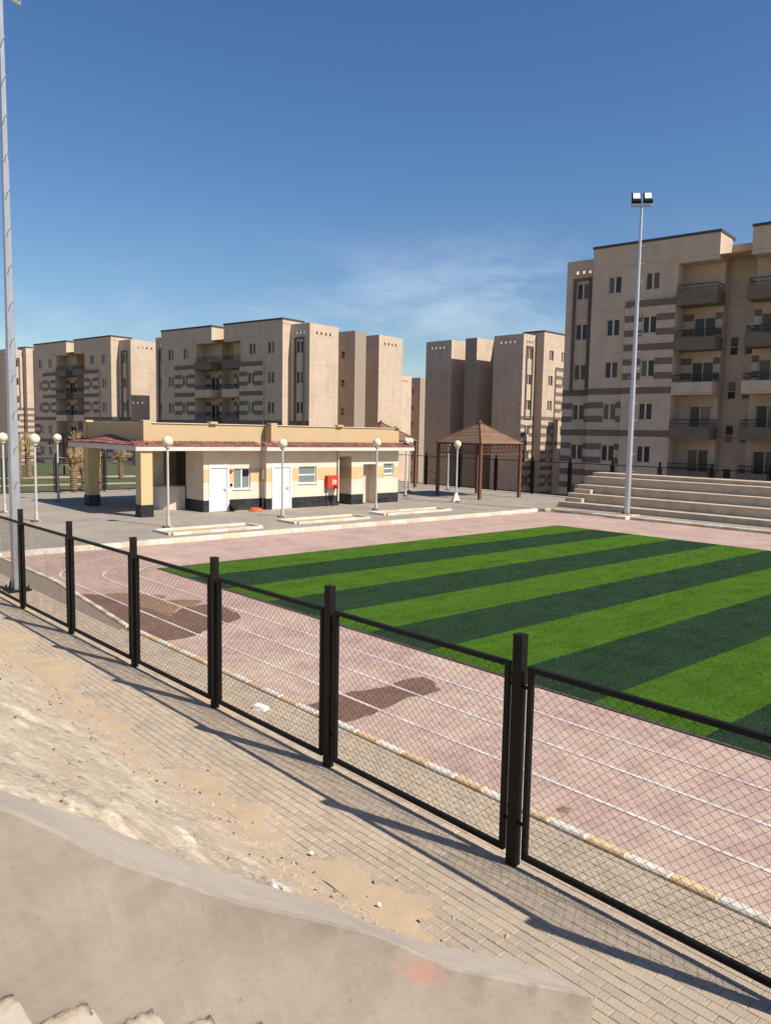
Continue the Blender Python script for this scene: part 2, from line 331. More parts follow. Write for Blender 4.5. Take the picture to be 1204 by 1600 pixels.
for (x0, y0, x1, y1) in ((-20.82, 9.96, 8, 10.035), (-20.82, 28.99, 8, 29.08), (-20.84, 9.96, -20.74, 29.08)): m.box(x0, x1, y0, y1, .001, .02)
m.build('turf_edging', 'cap', pitch)
# pitch blades: short fibre tufts in the near part
def tufts(mname, spans, n):
    m = MB()
    while n:
        x = random.uniform(-20.7, 8); y = random.uniform(10.03, 29); p = proj((x, y, 0))
        if not (-20 < p[0] < 1230) or random.random() > (11/p[2])**2 or not any(a < x < c for a, c in spans): continue
        n -= 1
        a = random.uniform(0, 2*pi); l = random.uniform(.012, .026); wd = .0045*p[2]/10; dx, dy = cos(a), sin(a)
        i = len(m.v); m.v += [(x-dy*wd, y+dx*wd, .02), (x+dy*wd, y-dx*wd, .02), (x+dx*l*.8, y+dy*l*.8, .022+l)]; m.f.append((i, i+1, i+2))
    tag(m.build('turf_fibre', mname, pitch), kind='stuff')
lt = [(XS[k], XS[k+1]) for k in range(0, len(XS)-1, 2)]; dk = [(XS[k], XS[k+1]) for k in range(1, len(XS)-1, 2)]
tufts('turf_light', lt, 60000); tufts('turf_dark', dk, 60000)

# lane lines
def ribbon(m, pts, wd, z):
    pts = [Vector((*p, 0)) for p in pts]; L = []
    for k, p in enumerate(pts):
        d = (pts[min(k+1, len(pts)-1)]-pts[max(k-1, 0)]).normalized(); nrm = Vector((-d.y, d.x, 0)); ww = wd/2*(1+.12*noise.noise(p*1.7)); L.append((p+nrm*ww, p-nrm*ww))
    for (a, c), (e, g) in zip(L, L[1:]): m.quad((a.x, a.y, z), (c.x, c.y, z), (g.x, g.y, z), (e.x, e.y, z))
for yk, xk, rx, ry, yf in ((7.33, -24.25, 3.5, 6.0, 33.1), (8.22, -23.1, 3.0, 5.5, 32.0), (9.06, -22.0, 2.2, 3.0, 30.9)):
    pts = [(12-.5*j, yk) for j in range(int((12-xk-rx)/.5)+1)]
    pts += [(xk+rx-rx*sin(t), yk+ry-ry*cos(t)) for t in [pi/2*j/24 for j in range(25)]]
    pts += [(xk, yk+ry+(yf-2*ry-yk)*j/20) for j in range(1, 20)]
    pts += [(xk+rx-rx*cos(t), yf-ry+ry*sin(t)) for t in [pi/2*j/24 for j in range(25)]]
    pts += [(xk+rx+.5*j, yf) for j in range(1, 60)]
    m = MB(); ribbon(m, pts, .055, .008); m.build('lane_line', 'line_paint', track)
# wet stains on the paving (outlines read off the photo on the ground level)
def stain(name, mname, px, z):
    P = [G(x, y, 0) for x, y in px]; out = []
    for k, p in enumerate(P):
        q = P[(k+1) % len(P)]; nn = max(2, int((q-p).length/.07))
        for j in range(nn):
            s = p.lerp(q, j/nn); out.append((s.x+.05*fbm(s.x, s.y, z*50, 3.5), max(6.64, s.y+.05*fbm(s.x, s.y, 9+z*50, 3.5))))
    m = MB(); i = len(m.v); m.v += [(x, y, z) for x, y in out]; m.f.append(tuple(range(len(out)))); o = m.build(name, mname, track)
    if o.data.polygons[0].normal.z < 0: o.data.flip_normals()
    return o
stain('wet_stain', 'wet', [(88, 932), (125, 928), (160, 929), (205, 940), (235, 952), (265, 963), (285, 950), (320, 944), (350, 948), (372, 958), (374, 968), (345, 975), (325, 985), (300, 995), (252, 1003), (232, 996), (205, 982), (150, 952)], .003)
stain('mud_patch', 'mud', [(158, 930), (185, 926), (232, 929), (262, 931), (250, 939), (290, 937), (316, 939), (300, 949), (280, 947), (272, 958), (266, 962), (240, 953), (215, 947), (190, 941)], .0055)
stain('wet_stain', 'wet', [(470, 1107), (495, 1098), (540, 1083), (600, 1074), (640, 1060), (662, 1057), (676, 1066), (690, 1077), (668, 1086), (640, 1089), (600, 1107), (565, 1122), (540, 1130), (505, 1122), (480, 1112)], .003)
stain('wet_stain', 'mud', [(868, 1262), (880, 1258), (893, 1263), (885, 1270), (872, 1268)], .003)
stain('wet_stain', 'mud', [(70, 914), (80, 911), (94, 914), (84, 918)], .003)
stain('wet_stain', 'mud', [(38, 911), (48, 909), (57, 912), (48, 915)], .003)

# track pavers near the fence are real blocks (one stuff mesh), the material carries on beyond
m = MB(); r = 0; y = 6.66
mat('track_block', (.45, .305, .258), (.37, .24, .205), 2.4, .9, .08, 50, island=.13, dirt=(.54, .42, .305), dscale=.6, dlo=.34, dhi=.74, detail=7)
while y < 9.95:
    x = -14+(.1 if r % 2 else 0)
    while x < -.6:
        p = proj((x, y, 0))
        if -30 < p[0] < 1234 and p[1] < 1640 and abs(noise.noise(Vector((x*.4, y*.4, 3)))) < 2:
            dz = random.uniform(.0005, .0028); m.bev(x+.003, x+.197, y+.003, y+.097, -.03, dz, .004)
        x += .2
    y += .1; r += 1
tag(m.build('track_paver', 'track_block', track), kind='stuff')

# kerbs
stone_cache = {}
mat('kerb_cream', (.66, .57, .42), (.58, .48, .34), 6, .8, .3, 40, dirt=(.46, .37, .25), dscale=4, dlo=.5, dhi=.75, island=.15)
def kerb_run(par, p, q, wd, z0, z1, ln, side=1, seed=0, yel='kerb_yellow'):
    p = Vector((*p, 0)); q = Vector((*q, 0)); d = q-p; L = d.length; d.normalize(); n = max(1, round(L/ln)); l = L/n; a = atan2(d.y, d.x); rnd = random.Random(seed)
    for k in range(n):
        yl = (k+seed) % 2
        key = (round(l, 3), wd, z0, z1, yl, side, yel)
        if key not in stone_cache:
            m = MB(); m.bev(.004, l-.004, 0 if side > 0 else -wd, wd if side > 0 else 0, z0, z1, .018); stone_cache[key] = m.mesh('kerb_stone', yel if yl else 'kerb_white')
        s = p+d*(l*k); o = add('kerb_stone', stone_cache[key], par, (s.x, s.y, rnd.uniform(-.006, .003)), a+rnd.uniform(-.004, .004))
kn = struct(add('kerb', None), 'painted kerb between black fence and running track')
kerb_run(kn, (-14.9, 6.46), (1.2, 6.46), .115, -.2, .045, .45, 1, 1); kerb_run(kn, (-20.6, 7.0), (-14.95, 6.46), .115, -.2, .045, .45, 1, 0); kerb_run(kn, (-25.3, 7.0), (-20.65, 7.0), .115, -.2, .045, .45, 1, 1)
fill = MB(); fill.prism([(-25.3, 6.3), (-14.9, 6.3), (-14.9, 6.46), (-20.6, 7.0), (-25.3, 7.0)], -.3, .004); struct(fill.build('verge', 'joint'), 'sandy strip at the bend of the near kerb')
kf = struct(add('kerb', None), 'white and yellow kerb along the plaza edge')
kerb_run(kf, (-25.62, 4.3), (-25.62, 33.4), .3, -.2, .15, .95, -1, 0, 'kerb_cream')
kerb_run(kf, (-25.62, 33.4), (-25.05, 34.35), .3, -.2, .15, .55, 1, 0)
kb = struct(add('kerb', None), 'weathered kerb in front of the bleachers')
kerb_run(kb, (-25.05, 34.32), (-21.7, 34.32), .3, -.2, .13, .75, 1, 1); kerb_run(kb, (-21.6, 34.12), (-20.5, 34.12), .5, -.2, .14, .55, 1, 1); kerb_run(kb, (-20.4, 34.32), (6, 34.32), .3, -.2, .13, .75, 1, 1)
# planter frames set into the plaza
for k, (x0, x1, y0, y1, lab) in enumerate(((-27.75, -26.45, 13.1, 17.1, 'sunken planter bed ringed by kerb in front of the tall canopy column'), (-28.1, -26.8, 18.95, 23.05, 'sunken planter bed ringed by kerb in front of the red box'), (-28.5, -27.4, 24.5, 29.0, 'sunken planter bed ringed by kerb nearest the gazebo'))):
    t = thing('planter_bed', lab, 'planter', group='planter beds along the plaza')
    kerb_run(t, (x0, y0), (x1, y0), .12, 0, .22, .6, 1, k, 'kerb_cream'); kerb_run(t, (x1, y0+.13), (x1, y1), .12, 0, .22, .8, -1, k, 'kerb_cream'); kerb_run(t, (x0+.12, y1), (x1-.13, y1), .12, 0, .22, .6, 1, k+1, 'kerb_cream'); kerb_run(t, (x0, y0+.13), (x0, y1), .12, 0, .22, .8, -1, k, 'kerb_cream')
    m = MB(); m.box(x0+.02, x1-.02, y0+.05, y1-.02, .05, PZ+.012); m.build('soil', 'sand', t)

# pavement blocks: the 300 that show largest are objects, the rest one mesh
cells = []; r = 0; y = 4.08
while y < 6.43:
    x = -25.2+(.1 if r % 2 else 0)
    while x < 1.0:
        p = proj((x+.1, y+.05, 0)); vis = -10 < p[0] < 1214 and p[1] < 1610
        if not (x < -14.9 and y > 6.28): cells.append((0 if vis and x < -1.2 else 1, p[2], x, y))
        x += .2
    y += .1; r += 1
cells.sort(); blk = [MB().bev(.002, .198, .002, .098, -.05, 0, c).mesh('paver', 'paver') for c in (.003, .0045, .006)]
m = MB()
for k, (_, _, x, y) in enumerate(cells):
    dz = random.uniform(-.0022, .002)+.003*noise.noise(Vector((x*.9, y*1.6, 0)))
    if k < 300:
        o = add('paver', random.choice(blk), bed, (x, y, dz), random.uniform(-.008, .008)); o.rotation_euler.x = random.uniform(-.01, .01); o.rotation_euler.y = random.uniform(-.006, .006)
    else: m.bev(x+.002, x+.198, y+.002, y+.098, -.05, dz, .005)
tag(m.build('paver_field', 'paver', bed), kind='stuff')
# blown sand lying over the pavers
def sheet(name, mname, x0, x1, y0, y1, res, fz, parent=None, smooth=True):
    m = MB(); nx = int((x1-x0)/res); ny = int((y1-y0)/res)
    for i in range(nx+1):
        for j in range(ny+1):
            x = x0+(x1-x0)*i/nx; y = y0+(y1-y0)*j/ny; m.v.append((x, y, fz(x, y)))
    for i in range(nx):
        for j in range(ny):
            a = i*(ny+1)+j; m.f.append((a, a+ny+1, a+ny+2, a+1))
    return m.build(name, mname, parent, smooth)
def sandz(x, y):
    edge = max(0, 1-(y-4.1)/.75)*.030+max(0, 1-abs(y-5.62)/.5)*.012
    return -.030+edge+.020*fbm(x, y, 2, .8, 4)+.006*fbm(x, y, 7, 6, 2)+(.006 if x > -9 else .012)
tag(sheet('blown_sand', 'sand', -25.1, -1.0, 4.06, 6.42, .06, sandz), 'orange sand blown over the pavement blocks', 'sand', kind='stuff')

# ------------------------------------------------------------------ embankment, stair wall and stairs
XW = -2.5
near = [(0, 1258), (62, 1283), (125, 1316), (187, 1345), (249, 1366), (311, 1387), (374, 1408), (436, 1422), (500, 1437), (587, 1459), (649, 1486), (699, 1511), (753, 1522), (815, 1534), (878, 1546), (926, 1556)]
far = [(0, 1235), (54, 1252), (125, 1277), (208, 1310), (291, 1343), (374, 1370), (436, 1389), (500, 1410), (566, 1437), (649, 1468), (732, 1486), (795, 1500), (836, 1510), (926, 1535)]
pn = [(q.y, q.z) for q in (onX(x, y, XW) for x, y in near)]; pf = [(q.y, q.z) for q in (onX(x, y, XW-.28) for x, y in far)]
def interp(P, y):
    if y <= P[0][0]: return P[0][1]+(P[0][0]-y)*.62
    for (a, za), (c, zc) in zip(P, P[1:]):
        if y <= c: return za+(zc-za)*(y-a)/(c-a)
    return P[-1][1]-(y-P[-1][0])*.5
YE = pn[-1][0]
wallt = thing('stair_wall', 'beige plastered sloping stair wall in the foreground with a red paint smear', 'wall')
ys = [-1.6+(YE+1.6)*k/160 for k in range(161)]
m = MB(); mt = MB()
for a, c in zip(ys, ys[1:]):
    za, zc = interp(pn, a), interp(pn, c); fa, fc = interp(pf, a), interp(pf, c)
    n_ = 26
    for k in range(n_):                               # face with gentle trowel waves
        def P(y, zt, k):
            if k == n_: return (XW-.012, y, zt)
            z = -.3+(zt-.014+.3)*k/(n_-1); return (XW+.006*fbm(y, z, 1, 1.6)+.003*fbm(y, z, 3, 9), y, z-(.006*abs(fbm(y, 0, 6, 7)) if k == n_-1 else 0))
        m.quad(P(c, zc, k), P(a, za, k), P(a, za, k+1), P(c, zc, k+1))
    m.quad((XW-.28, a, -.3), (XW-.28, c, -.3), (XW-.28, c, fc), (XW-.28, a, fa))
    mid = lambda y, zn, zf, k: (XW-.012-.268*k/4, y, zn+(zf-zn)*k/4+(.008*fbm(y, k, 4, 2.0) if 0 < k < 4 else 0))
    for k in range(4): mt.quad(mid(a, za, fa, k), mid(c, zc, fc, k), mid(c, zc, fc, k+1), mid(a, za, fa, k+1))
ze, fe = interp(pn, YE), interp(pf, YE)
m.quad((XW, YE, -.3), (XW-.012, YE, ze), (XW-.28, YE, fe), (XW-.28, YE, -.3))
wf = m.build('wall_face', 'plaster', wallt); ea = wf.data.attributes.new('edge', 'FLOAT', 'POINT')
for k, v in enumerate(wf.data.vertices): ea.data[k].value = max(0.0, min(1.0, 1-(interp(pn, v.co.y)-v.co.z)/.38))**2.2 if v.co.x > XW-.1 else 0.0
mt.build('wall_top', 'plaster_top', wallt)
# paint smear and soiling of the plaster: marks of their own, fixed to the wall
def plaster_marks():
    m = M['plaster']; n = m.node_tree.nodes; l = m.node_tree.links; p = n['Principled BSDF']; src = p.inputs['Base Color'].links[0].from_socket
    t = n.new('ShaderNodeTexCoord'); q = onX(655, 1518, XW)
    at = n.new('ShaderNodeAttribute'); at.attribute_name = 'edge'
    sn = n.new('ShaderNodeTexNoise'); sn.inputs['Scale'].default_value = 4.5; sn.inputs['Detail'].default_value = 8; l.new(t.outputs['Object'], sn.inputs[0])
    sr = n.new('ShaderNodeMapRange'); sr.inputs['From Min'].default_value = .42; sr.inputs['From Max'].default_value = .68; l.new(sn.outputs[0], sr.inputs[0])
    k = n.new('ShaderNodeMath'); k.operation = 'MULTIPLY'; l.new(at.outputs['Fac'], k.inputs[0]); l.new(sr.outputs[0], k.inputs[1])
    k2 = n.new('ShaderNodeMath'); k2.operation = 'MULTIPLY'; k2.inputs[1].default_value = .55; l.new(k.outputs[0], k2.inputs[0])
    a = n.new('ShaderNodeMixRGB'); l.new(k2.outputs[0], a.inputs[0]); l.new(src, a.inputs[1]); a.inputs[2].default_value = (.145, .115, .088, 1)
    mp = n.new('ShaderNodeMapping'); mp.vector_type = 'POINT'; mp.inputs['Location'].default_value = (0, -q.y/.17, -q.z/.075-q.y*4.0); l.new(t.outputs['Object'], mp.inputs[0])
    sx = n.new('ShaderNodeSeparateXYZ'); l.new(t.outputs['Object'], sx.inputs[0])
    def mth(op, x, y):
        o = n.new('ShaderNodeMath'); o.operation = op
        for i_, v in enumerate((x, y)):
            if isinstance(v, (int, float)): o.inputs[i_].default_value = v
            else: l.new(v, o.inputs[i_])
        return o.outputs[0]
    dy = mth('SUBTRACT', sx.outputs[1], q.y); dz = mth('SUBTRACT', sx.outputs[2], q.z)
    v = mth('ADD', dz, mth('MULTIPLY', dy, .62)); u = mth('MULTIPLY', dy, 1/.24); v = mth('MULTIPLY', v, 1/.085)
    d = mth('SQRT', mth('ADD', mth('MULTIPLY', u, u), mth('MULTIPLY', v, v)), 0)
    rn = n.new('ShaderNodeTexNoise'); rn.inputs['Scale'].default_value = 9; rn.inputs['Detail'].default_value = 6; l.new(t.outputs['Object'], rn.inputs[0])
    d = mth('ADD', d, mth('MULTIPLY', mth('SUBTRACT', rn.outputs[0], .5), 1.3))
    mr = n.new('ShaderNodeMapRange'); mr.interpolation_type = 'SMOOTHSTEP'; mr.inputs['From Min'].default_value = 1.05; mr.inputs['From Max'].default_value = .1; mr.inputs['To Max'].default_value = .45; l.new(d, mr.inputs[0])
    pk = n.new('ShaderNodeTexNoise'); pk.inputs['Scale'].default_value = 16; pk.inputs['Detail'].default_value = 3; l.new(t.outputs['Object'], pk.inputs[0])
    pr = n.new('ShaderNodeMapRange'); pr.inputs['From Min'].default_value = .69; pr.inputs['From Max'].default_value = .74; pr.inputs['To Max'].default_value = .5; l.new(pk.outputs[0], pr.inputs[0])
    a2 = n.new('ShaderNodeMixRGB'); l.new(pr.outputs[0], a2.inputs[0]); l.new(a.outputs[0], a2.inputs[1]); a2.inputs[2].default_value = (.15, .12, .095, 1)
    c = n.new('ShaderNodeMixRGB'); l.new(mr.outputs[0], c.inputs[0]); l.new(a2.outputs[0], c.inputs[1]); c.inputs[2].default_value = (.46, .16, .11, 1)
    l.new(c.outputs[0], p.inputs['Base Color'])
plaster_marks()

def cellinfo(x, y):
    wx = x+.10*fbm(x, y, 11, 1.7, 3); wy = y+.07*fbm(x, y, 12, 1.7, 3)
    d, pts = noise.voronoi(Vector((wx*2.6+wy*.9, wy*6.0, 0)))
    e = d[1]-d[0]; h = noise.cell(pts[0]*7.3)
    return e, h
def emb(x, y):
    if y > 4.12: return -.05
    t = 4.12-y; z = t*.69-.03
    hi = interp(pf, y)-.05
    k = max(0, min(1, (x+4.2)/1.3)); z = z*(1-k)+min(z, hi)*k
    z = min(z, 3.4+.15*fbm(x, y, 0, .7))
    ro = max(0, min(1, t/.5)); st = max(0, min(1, (t-.5)/.6))
    z += ro*(.05*fbm(x, y, 1, 1.1, 5)+.02*fbm(x, y, 5, 6.0, 3))
    e, h = cellinfo(x, y); vis = max(0, min(1, .72+1.1*fbm(x, y, 21, .8, 3)))*st
    z += vis*(.06*min(.24, e)/.24*(.35+.65*h)-.018)+.006*fbm(x, y, 8, 22, 2)*ro
    return z
def emb_mat():
    m = mat('embank', (.49, .405, .30), (.40, .32, .225), 4.5, .95, .9, 30, dirt=(.43, .30, .19), dscale=.8, dlo=.56, dhi=.74, detail=10)
    n = m.node_tree.nodes; l = m.node_tree.links; p = n['Principled BSDF']; src = p.inputs['Base Color'].links[0].from_socket
    a = n.new('ShaderNodeAttribute'); a.attribute_name = 'stone'; b_ = n.new('ShaderNodeAttribute'); b_.attribute_name = 'tone'
    r = n.new('ShaderNodeValToRGB'); r.color_ramp.elements[0].color = (.34, .28, .205, 1); r.color_ramp.elements[1].color = (.74, .69, .60, 1)
    r.color_ramp.elements[1].position = 1.0; q = r.color_ramp.elements.new(.72); q.color = (.52, .445, .34, 1); l.new(b_.outputs['Fac'], r.inputs[0])
    f = n.new('ShaderNodeTexNoise'); f.inputs['Scale'].default_value = 14; f.inputs['Detail'].default_value = 6; t = n.new('ShaderNodeTexCoord'); l.new(t.outputs['Object'], f.inputs[0])
    fr = n.new('ShaderNodeMapRange'); fr.inputs['From Min'].default_value = .35; fr.inputs['From Max'].default_value = .6; l.new(f.outputs[0], fr.inputs[0])
    k = n.new('ShaderNodeMath'); k.operation = 'MULTIPLY'; l.new(a.outputs['Fac'], k.inputs[0]); l.new(fr.outputs[0], k.inputs[1])
    x = n.new('ShaderNodeMixRGB'); l.new(k.outputs[0], x.inputs[0]); l.new(src, x.inputs[1]); l.new(r.outputs[0], x.inputs[2])
    c = n.new('ShaderNodeAttribute'); c.attribute_name = 'foot'
    g_ = n.new('ShaderNodeMixRGB'); l.new(c.outputs['Fac'], g_.inputs[0]); l.new(x.outputs[0], g_.inputs[1]); g_.inputs[2].default_value = (.43, .315, .21, 1)
    l.new(g_.outputs[0], p.inputs['Base Color'])
emb_mat()
em = struct(sheet('embankment', 'embank', -16, XW-.27, .1, 4.14, .034, emb), 'rubble-pitched sandy slope beside the stair wall')
sa_ = em.data.attributes.new('stone', 'FLOAT', 'POINT'); ta_ = em.data.attributes.new('tone', 'FLOAT', 'POINT'); fa_ = em.data.attributes.new('foot', 'FLOAT', 'POINT')
for k, v in enumerate(em.data.vertices):
    x, y = v.co.x, v.co.y; e, h = cellinfo(x, y); t = 4.12-y
    vis = max(0, min(1, .72+1.1*fbm(x, y, 21, .8, 3)))*max(0, min(1, (t-.5)/.6))
    sa_.data[k].value = vis*max(0, min(1, (e-.04)/.10)); ta_.data[k].value = h; fa_.data[k].value = .75*max(0, min(1, 1-abs(t-.55+.3*fbm(x, y, 31, 1.2))/.55))
sheet('upper_slope', 'embank', -34, -16, -2.5, 4.14, .2, emb, em); sheet('upper_slope', 'embank', -16, XW-.27, -2.5, .1, .1, emb, em)
# embedded stones of the slope
rk = []
for k in range(6):
    m = MB(); rnd = random.Random(k); n = 9
    ring = [(1+.25*rnd.uniform(-1, 1)) for _ in range(n)]
    for lv, (sr, z) in enumerate(((1.0, -.5), (1.05, 0), (.8, .42), (.35, .6))):
        for j in range(n): t = 2*pi*j/n; m.v.append((.5*sr*ring[j]*cos(t), .5*sr*ring[j]*sin(t)*.62, z*.25*(1+.3*rnd.uniform(-1, 1))))
    for lv in range(3):
        for j in range(n): m.f.append((lv*n+j, lv*n+(j+1) % n, (lv+1)*n+(j+1) % n, (lv+1)*n+j))
    m.f.append(tuple(3*n+j for j in range(n))); rk.append(m.mesh('stone', 'rock'))
rnd = random.Random(3); cnt = 0
while cnt < 200:
    x = -2.9-rnd.random()**1.4*13; y = rnd.uniform(.4, 4.02); p = proj((x, y, emb(x, y)))
    if not (-20 < p[0] < 900 and p[1] < 1500): continue
    s = rnd.uniform(.07, .22)*(.5 if y > 3.3 else 1); o = add('stone', rnd.choice(rk), em, (x, y, emb(x, y)-.035*s))
    o.rotation_euler = Matrix(((1, 0, 0), (0, cos(.6), sin(.6)), (0, -sin(.6), cos(.6)))).to_4x4().to_quaternion().to_euler(); o.rotation_euler.z += rnd.uniform(-.15, .15); o.scale = (s, s*rnd.uniform(.7, 1), s*rnd.uniform(.5, .9)); cnt += 1
# loose gravel and crumbs
m = MB()
for _ in range(2600):
    x = -2.85-random.random()**1.5*13; y = 4.1+random.gauss(-.25, .35) if random.random() < .75 else random.uniform(.5, 4)
    if y > 4.9: continue
    z = emb(x, y) if y < 4.1 else .0
    s = random.uniform(.004, .014)*(2 if random.random() < .05 else 1); i = len(m.v); a = random.uniform(0, 6)
    for k in range(4): m.v.append((x+s*cos(a+k*pi/2)*random.uniform(.7, 1.3), y+s*sin(a+k*pi/2)*random.uniform(.7, 1.3), z+s*.1))
    m.v.append((x, y, z+s*.9)); m.f += [(i, i+1, i+4), (i+1, i+2, i+4), (i+2, i+3, i+4), (i+3, i, i+4)]
tag(m.build('gravel', 'rock'), 'loose gravel crumbs at the foot of the slope', 'gravel', kind='stuff')

mat('twig', (.07, .05, .035), (.04, .03, .022), 9, .95)
m = MB(); rnd = random.Random(11)
for _ in range(170):
    x = -2.9-rnd.random()**1.5*12; y = 4.0+rnd.gauss(-.3, .45) if rnd.random() < .6 else rnd.uniform(.6, 4)
    if y > 4.6: continue
    z = (emb(x, y) if y < 4.1 else 0)+.004; a = rnd.uniform(0, 6.3); l = rnd.uniform(.006, .035)
    m.tube([(x, y, z), (x+l*cos(a), y+l*sin(a)*.5, z+rnd.uniform(.002, .014)), (x+l*1.7*cos(a+.4), y+l*sin(a+.4), z)], [rnd.uniform(.003, .009), .006, .002], 4)
tag(m.build('dry_debris', 'twig'), 'dark dry twigs and crumbs scattered over the slope', 'debris', kind='stuff')
stairs = thing('stone_stairs', 'cream stone steps at the foot of the sloping plastered wall', 'stairs')
for k in range(-6, 15):
    yf = .70+.232*k; z = 2.20-.144*k
    if z < .02: break
    m = MB(); m.bev(XW+.035, 1.3, yf-.26, yf, z-.035, z, .006); m.build('tread', 'marble', stairs)
    m = MB(); m.box(XW+.012, 1.3, yf-.245, yf-.025, -.2, z-.036); m.build('riser', 'mortar', stairs)
# rough mortar fillets along the wall, one by each tread
for k in range(-6, 15):
    yf = .70+.232*k; z = 2.20-.144*k; m = MB(); n = 10
    if z < .02: break
    for j in range(n+1):
        y = yf-.235+.225*j/n; hh = .004+.012*random.random()+.008*sin(pi*j/n); ww = .02+.045*random.random()
        m.v += [(XW+.008, y, z-.06), (XW+.008, y, z+hh), (XW+.5*ww+.01, y, z+hh*.4), (XW+ww+.02, y, z-.002), (XW+ww+.02, y, z-.06)]
    for j in range(n):
        for q in range(4): m.f.append((j*5+q, (j+1)*5+q, (j+1)*5+q+1, j*5+q+1))
    m.f += [(4, 3, 2, 1, 0), tuple(n*5+q for q in range(5))]
    m.build('mortar_fillet', 'mortar', stairs, True)

# ------------------------------------------------------------------ chain link fences
def linkmesh(wd, z0, z1, pitch_, rad, name):
    m = MB(); n = int(wd/pitch_); nz = int((z1-z0)/(pitch_*.88)); dz = (z1-z0)/nz
    for k in range(n+1):
        xb = wd*k/n; pts = []
        for j in range(nz+1):
            z = z0+dz*j; s = 1 if (j+k) % 2 else -1
            x = min(wd, max(0, xb+s*pitch_*.5)); bulge = .05*sin(pi*x/wd)*sin(pi*(z-z0)/(z1-z0))*(1+.5*noise.noise(Vector((x*1.5, z*1.5, 0))))+.012*noise.noise(Vector((x*4, z*4, 2)))
            pts.append((x, bulge+.003*s, z+.006*noise.noise(Vector((x*9, z*5, 4)))))
        m.tube(pts, rad, 3, cap=False)
    return m.mesh(name, 'wire')
def make_fence(name, label, posts, h, zb=0.0, zt=None, pitch_=.055, rad=.0016, post_w=.105, tabs=True):
    f = thing(name, label, 'fence'); cache = {}
    zt = zt or h-.33; z0 = .12
    pm = MB(); w_ = post_w/2; pm.box(-w_, w_, -w_*.8, w_*.8, -.05, h-.012); pm = pm.mesh('post', 'black_metal')
    cm = MB(); cm.box(-w_-.004, w_+.004, -w_*.8-.004, w_*.8+.004, h-.012, h); cm = cm.mesh('post_cap', 'black_metal')
    for k, p in enumerate(posts):
        d = Vector(posts[min(k+1, len(posts)-1)])-Vector(posts[max(k-1, 0)]); a = atan2(d.y, d.x)
        po = add('post', pm, f, (p[0], p[1], zb), a); add('post_cap', cm, po)
    for p, q in zip(posts, posts[1:]):
        d = Vector(q)-Vector(p); a = atan2(d.y, d.x); L = round((d.length-.26)*20)/20
        if L not in cache:
            fr = MB(); r_ = .024
            for s, e in (((0, 0, z0), (L, 0, z0)), ((0, 0, zt), (L, 0, zt)), ((0, 0, z0), (0, 0, zt)), ((L, 0, z0), (L, 0, zt))):
                dx = r_ if s[2] == e[2] else 0; fr.box(s[0]-r_, e[0]+r_, -r_, r_, s[2]-r_ if dx else z0+r_, e[2]+r_ if dx else zt-r_)
            cache[L] = (fr.mesh('panel_frame', 'black_metal'), MB().box(0, .08-r_, -.012, .012, -.014, .014).mesh('hinge_tab', 'black_metal'), linkmesh(L, z0, zt, pitch_, rad, 'chain_link'))
        fr, tb, ln = cache[L]; off = (d.length-L)/2; d.normalize(); s = Vector(p)+d*off
        po = add('panel_frame', fr, f, (s.x, s.y, zb), a); add('chain_link', ln, po)
        for x in (-.08, L+.024):
            for z in (z0+.3, zt-.18): add('hinge_tab', tb, po, (x, 0, z))
    return f
pxs = [(-23.45, 5.38), (-20.7, 5.4), (-17.94, 5.42), (-15.16, 5.46), (-12.38, 5.5), (-9.8, 5.55), (-7.18, 5.59), (-4.37, 5.6), (-1.6, 5.62)]
make_fence('chain_link_fence', 'tall black chain-link fence running across the foreground', pxs, 2.2, 0, 1.90, .05, .0024)
bx = [-47.0, -45.7, -42.3, -38.9, -35.45, -32.3, -29.35, -26.3, -23.2, -20.1, -17.0, -13.9, -10.8, -7.7]
make_fence('chain_link_fence', 'black chain-link fence along the back of the plaza behind gazebo and bleachers', [(x, 42.0) for x in bx], 2.5, .11, 2.2, .11, .0015)
make_fence('chain_link_fence', 'black chain-link fence between the plaza and the dry lawn', [(-47.0, 2.0+2.85*k) for k in range(14)], 2.35, .11, 2.05, .11, .0015)

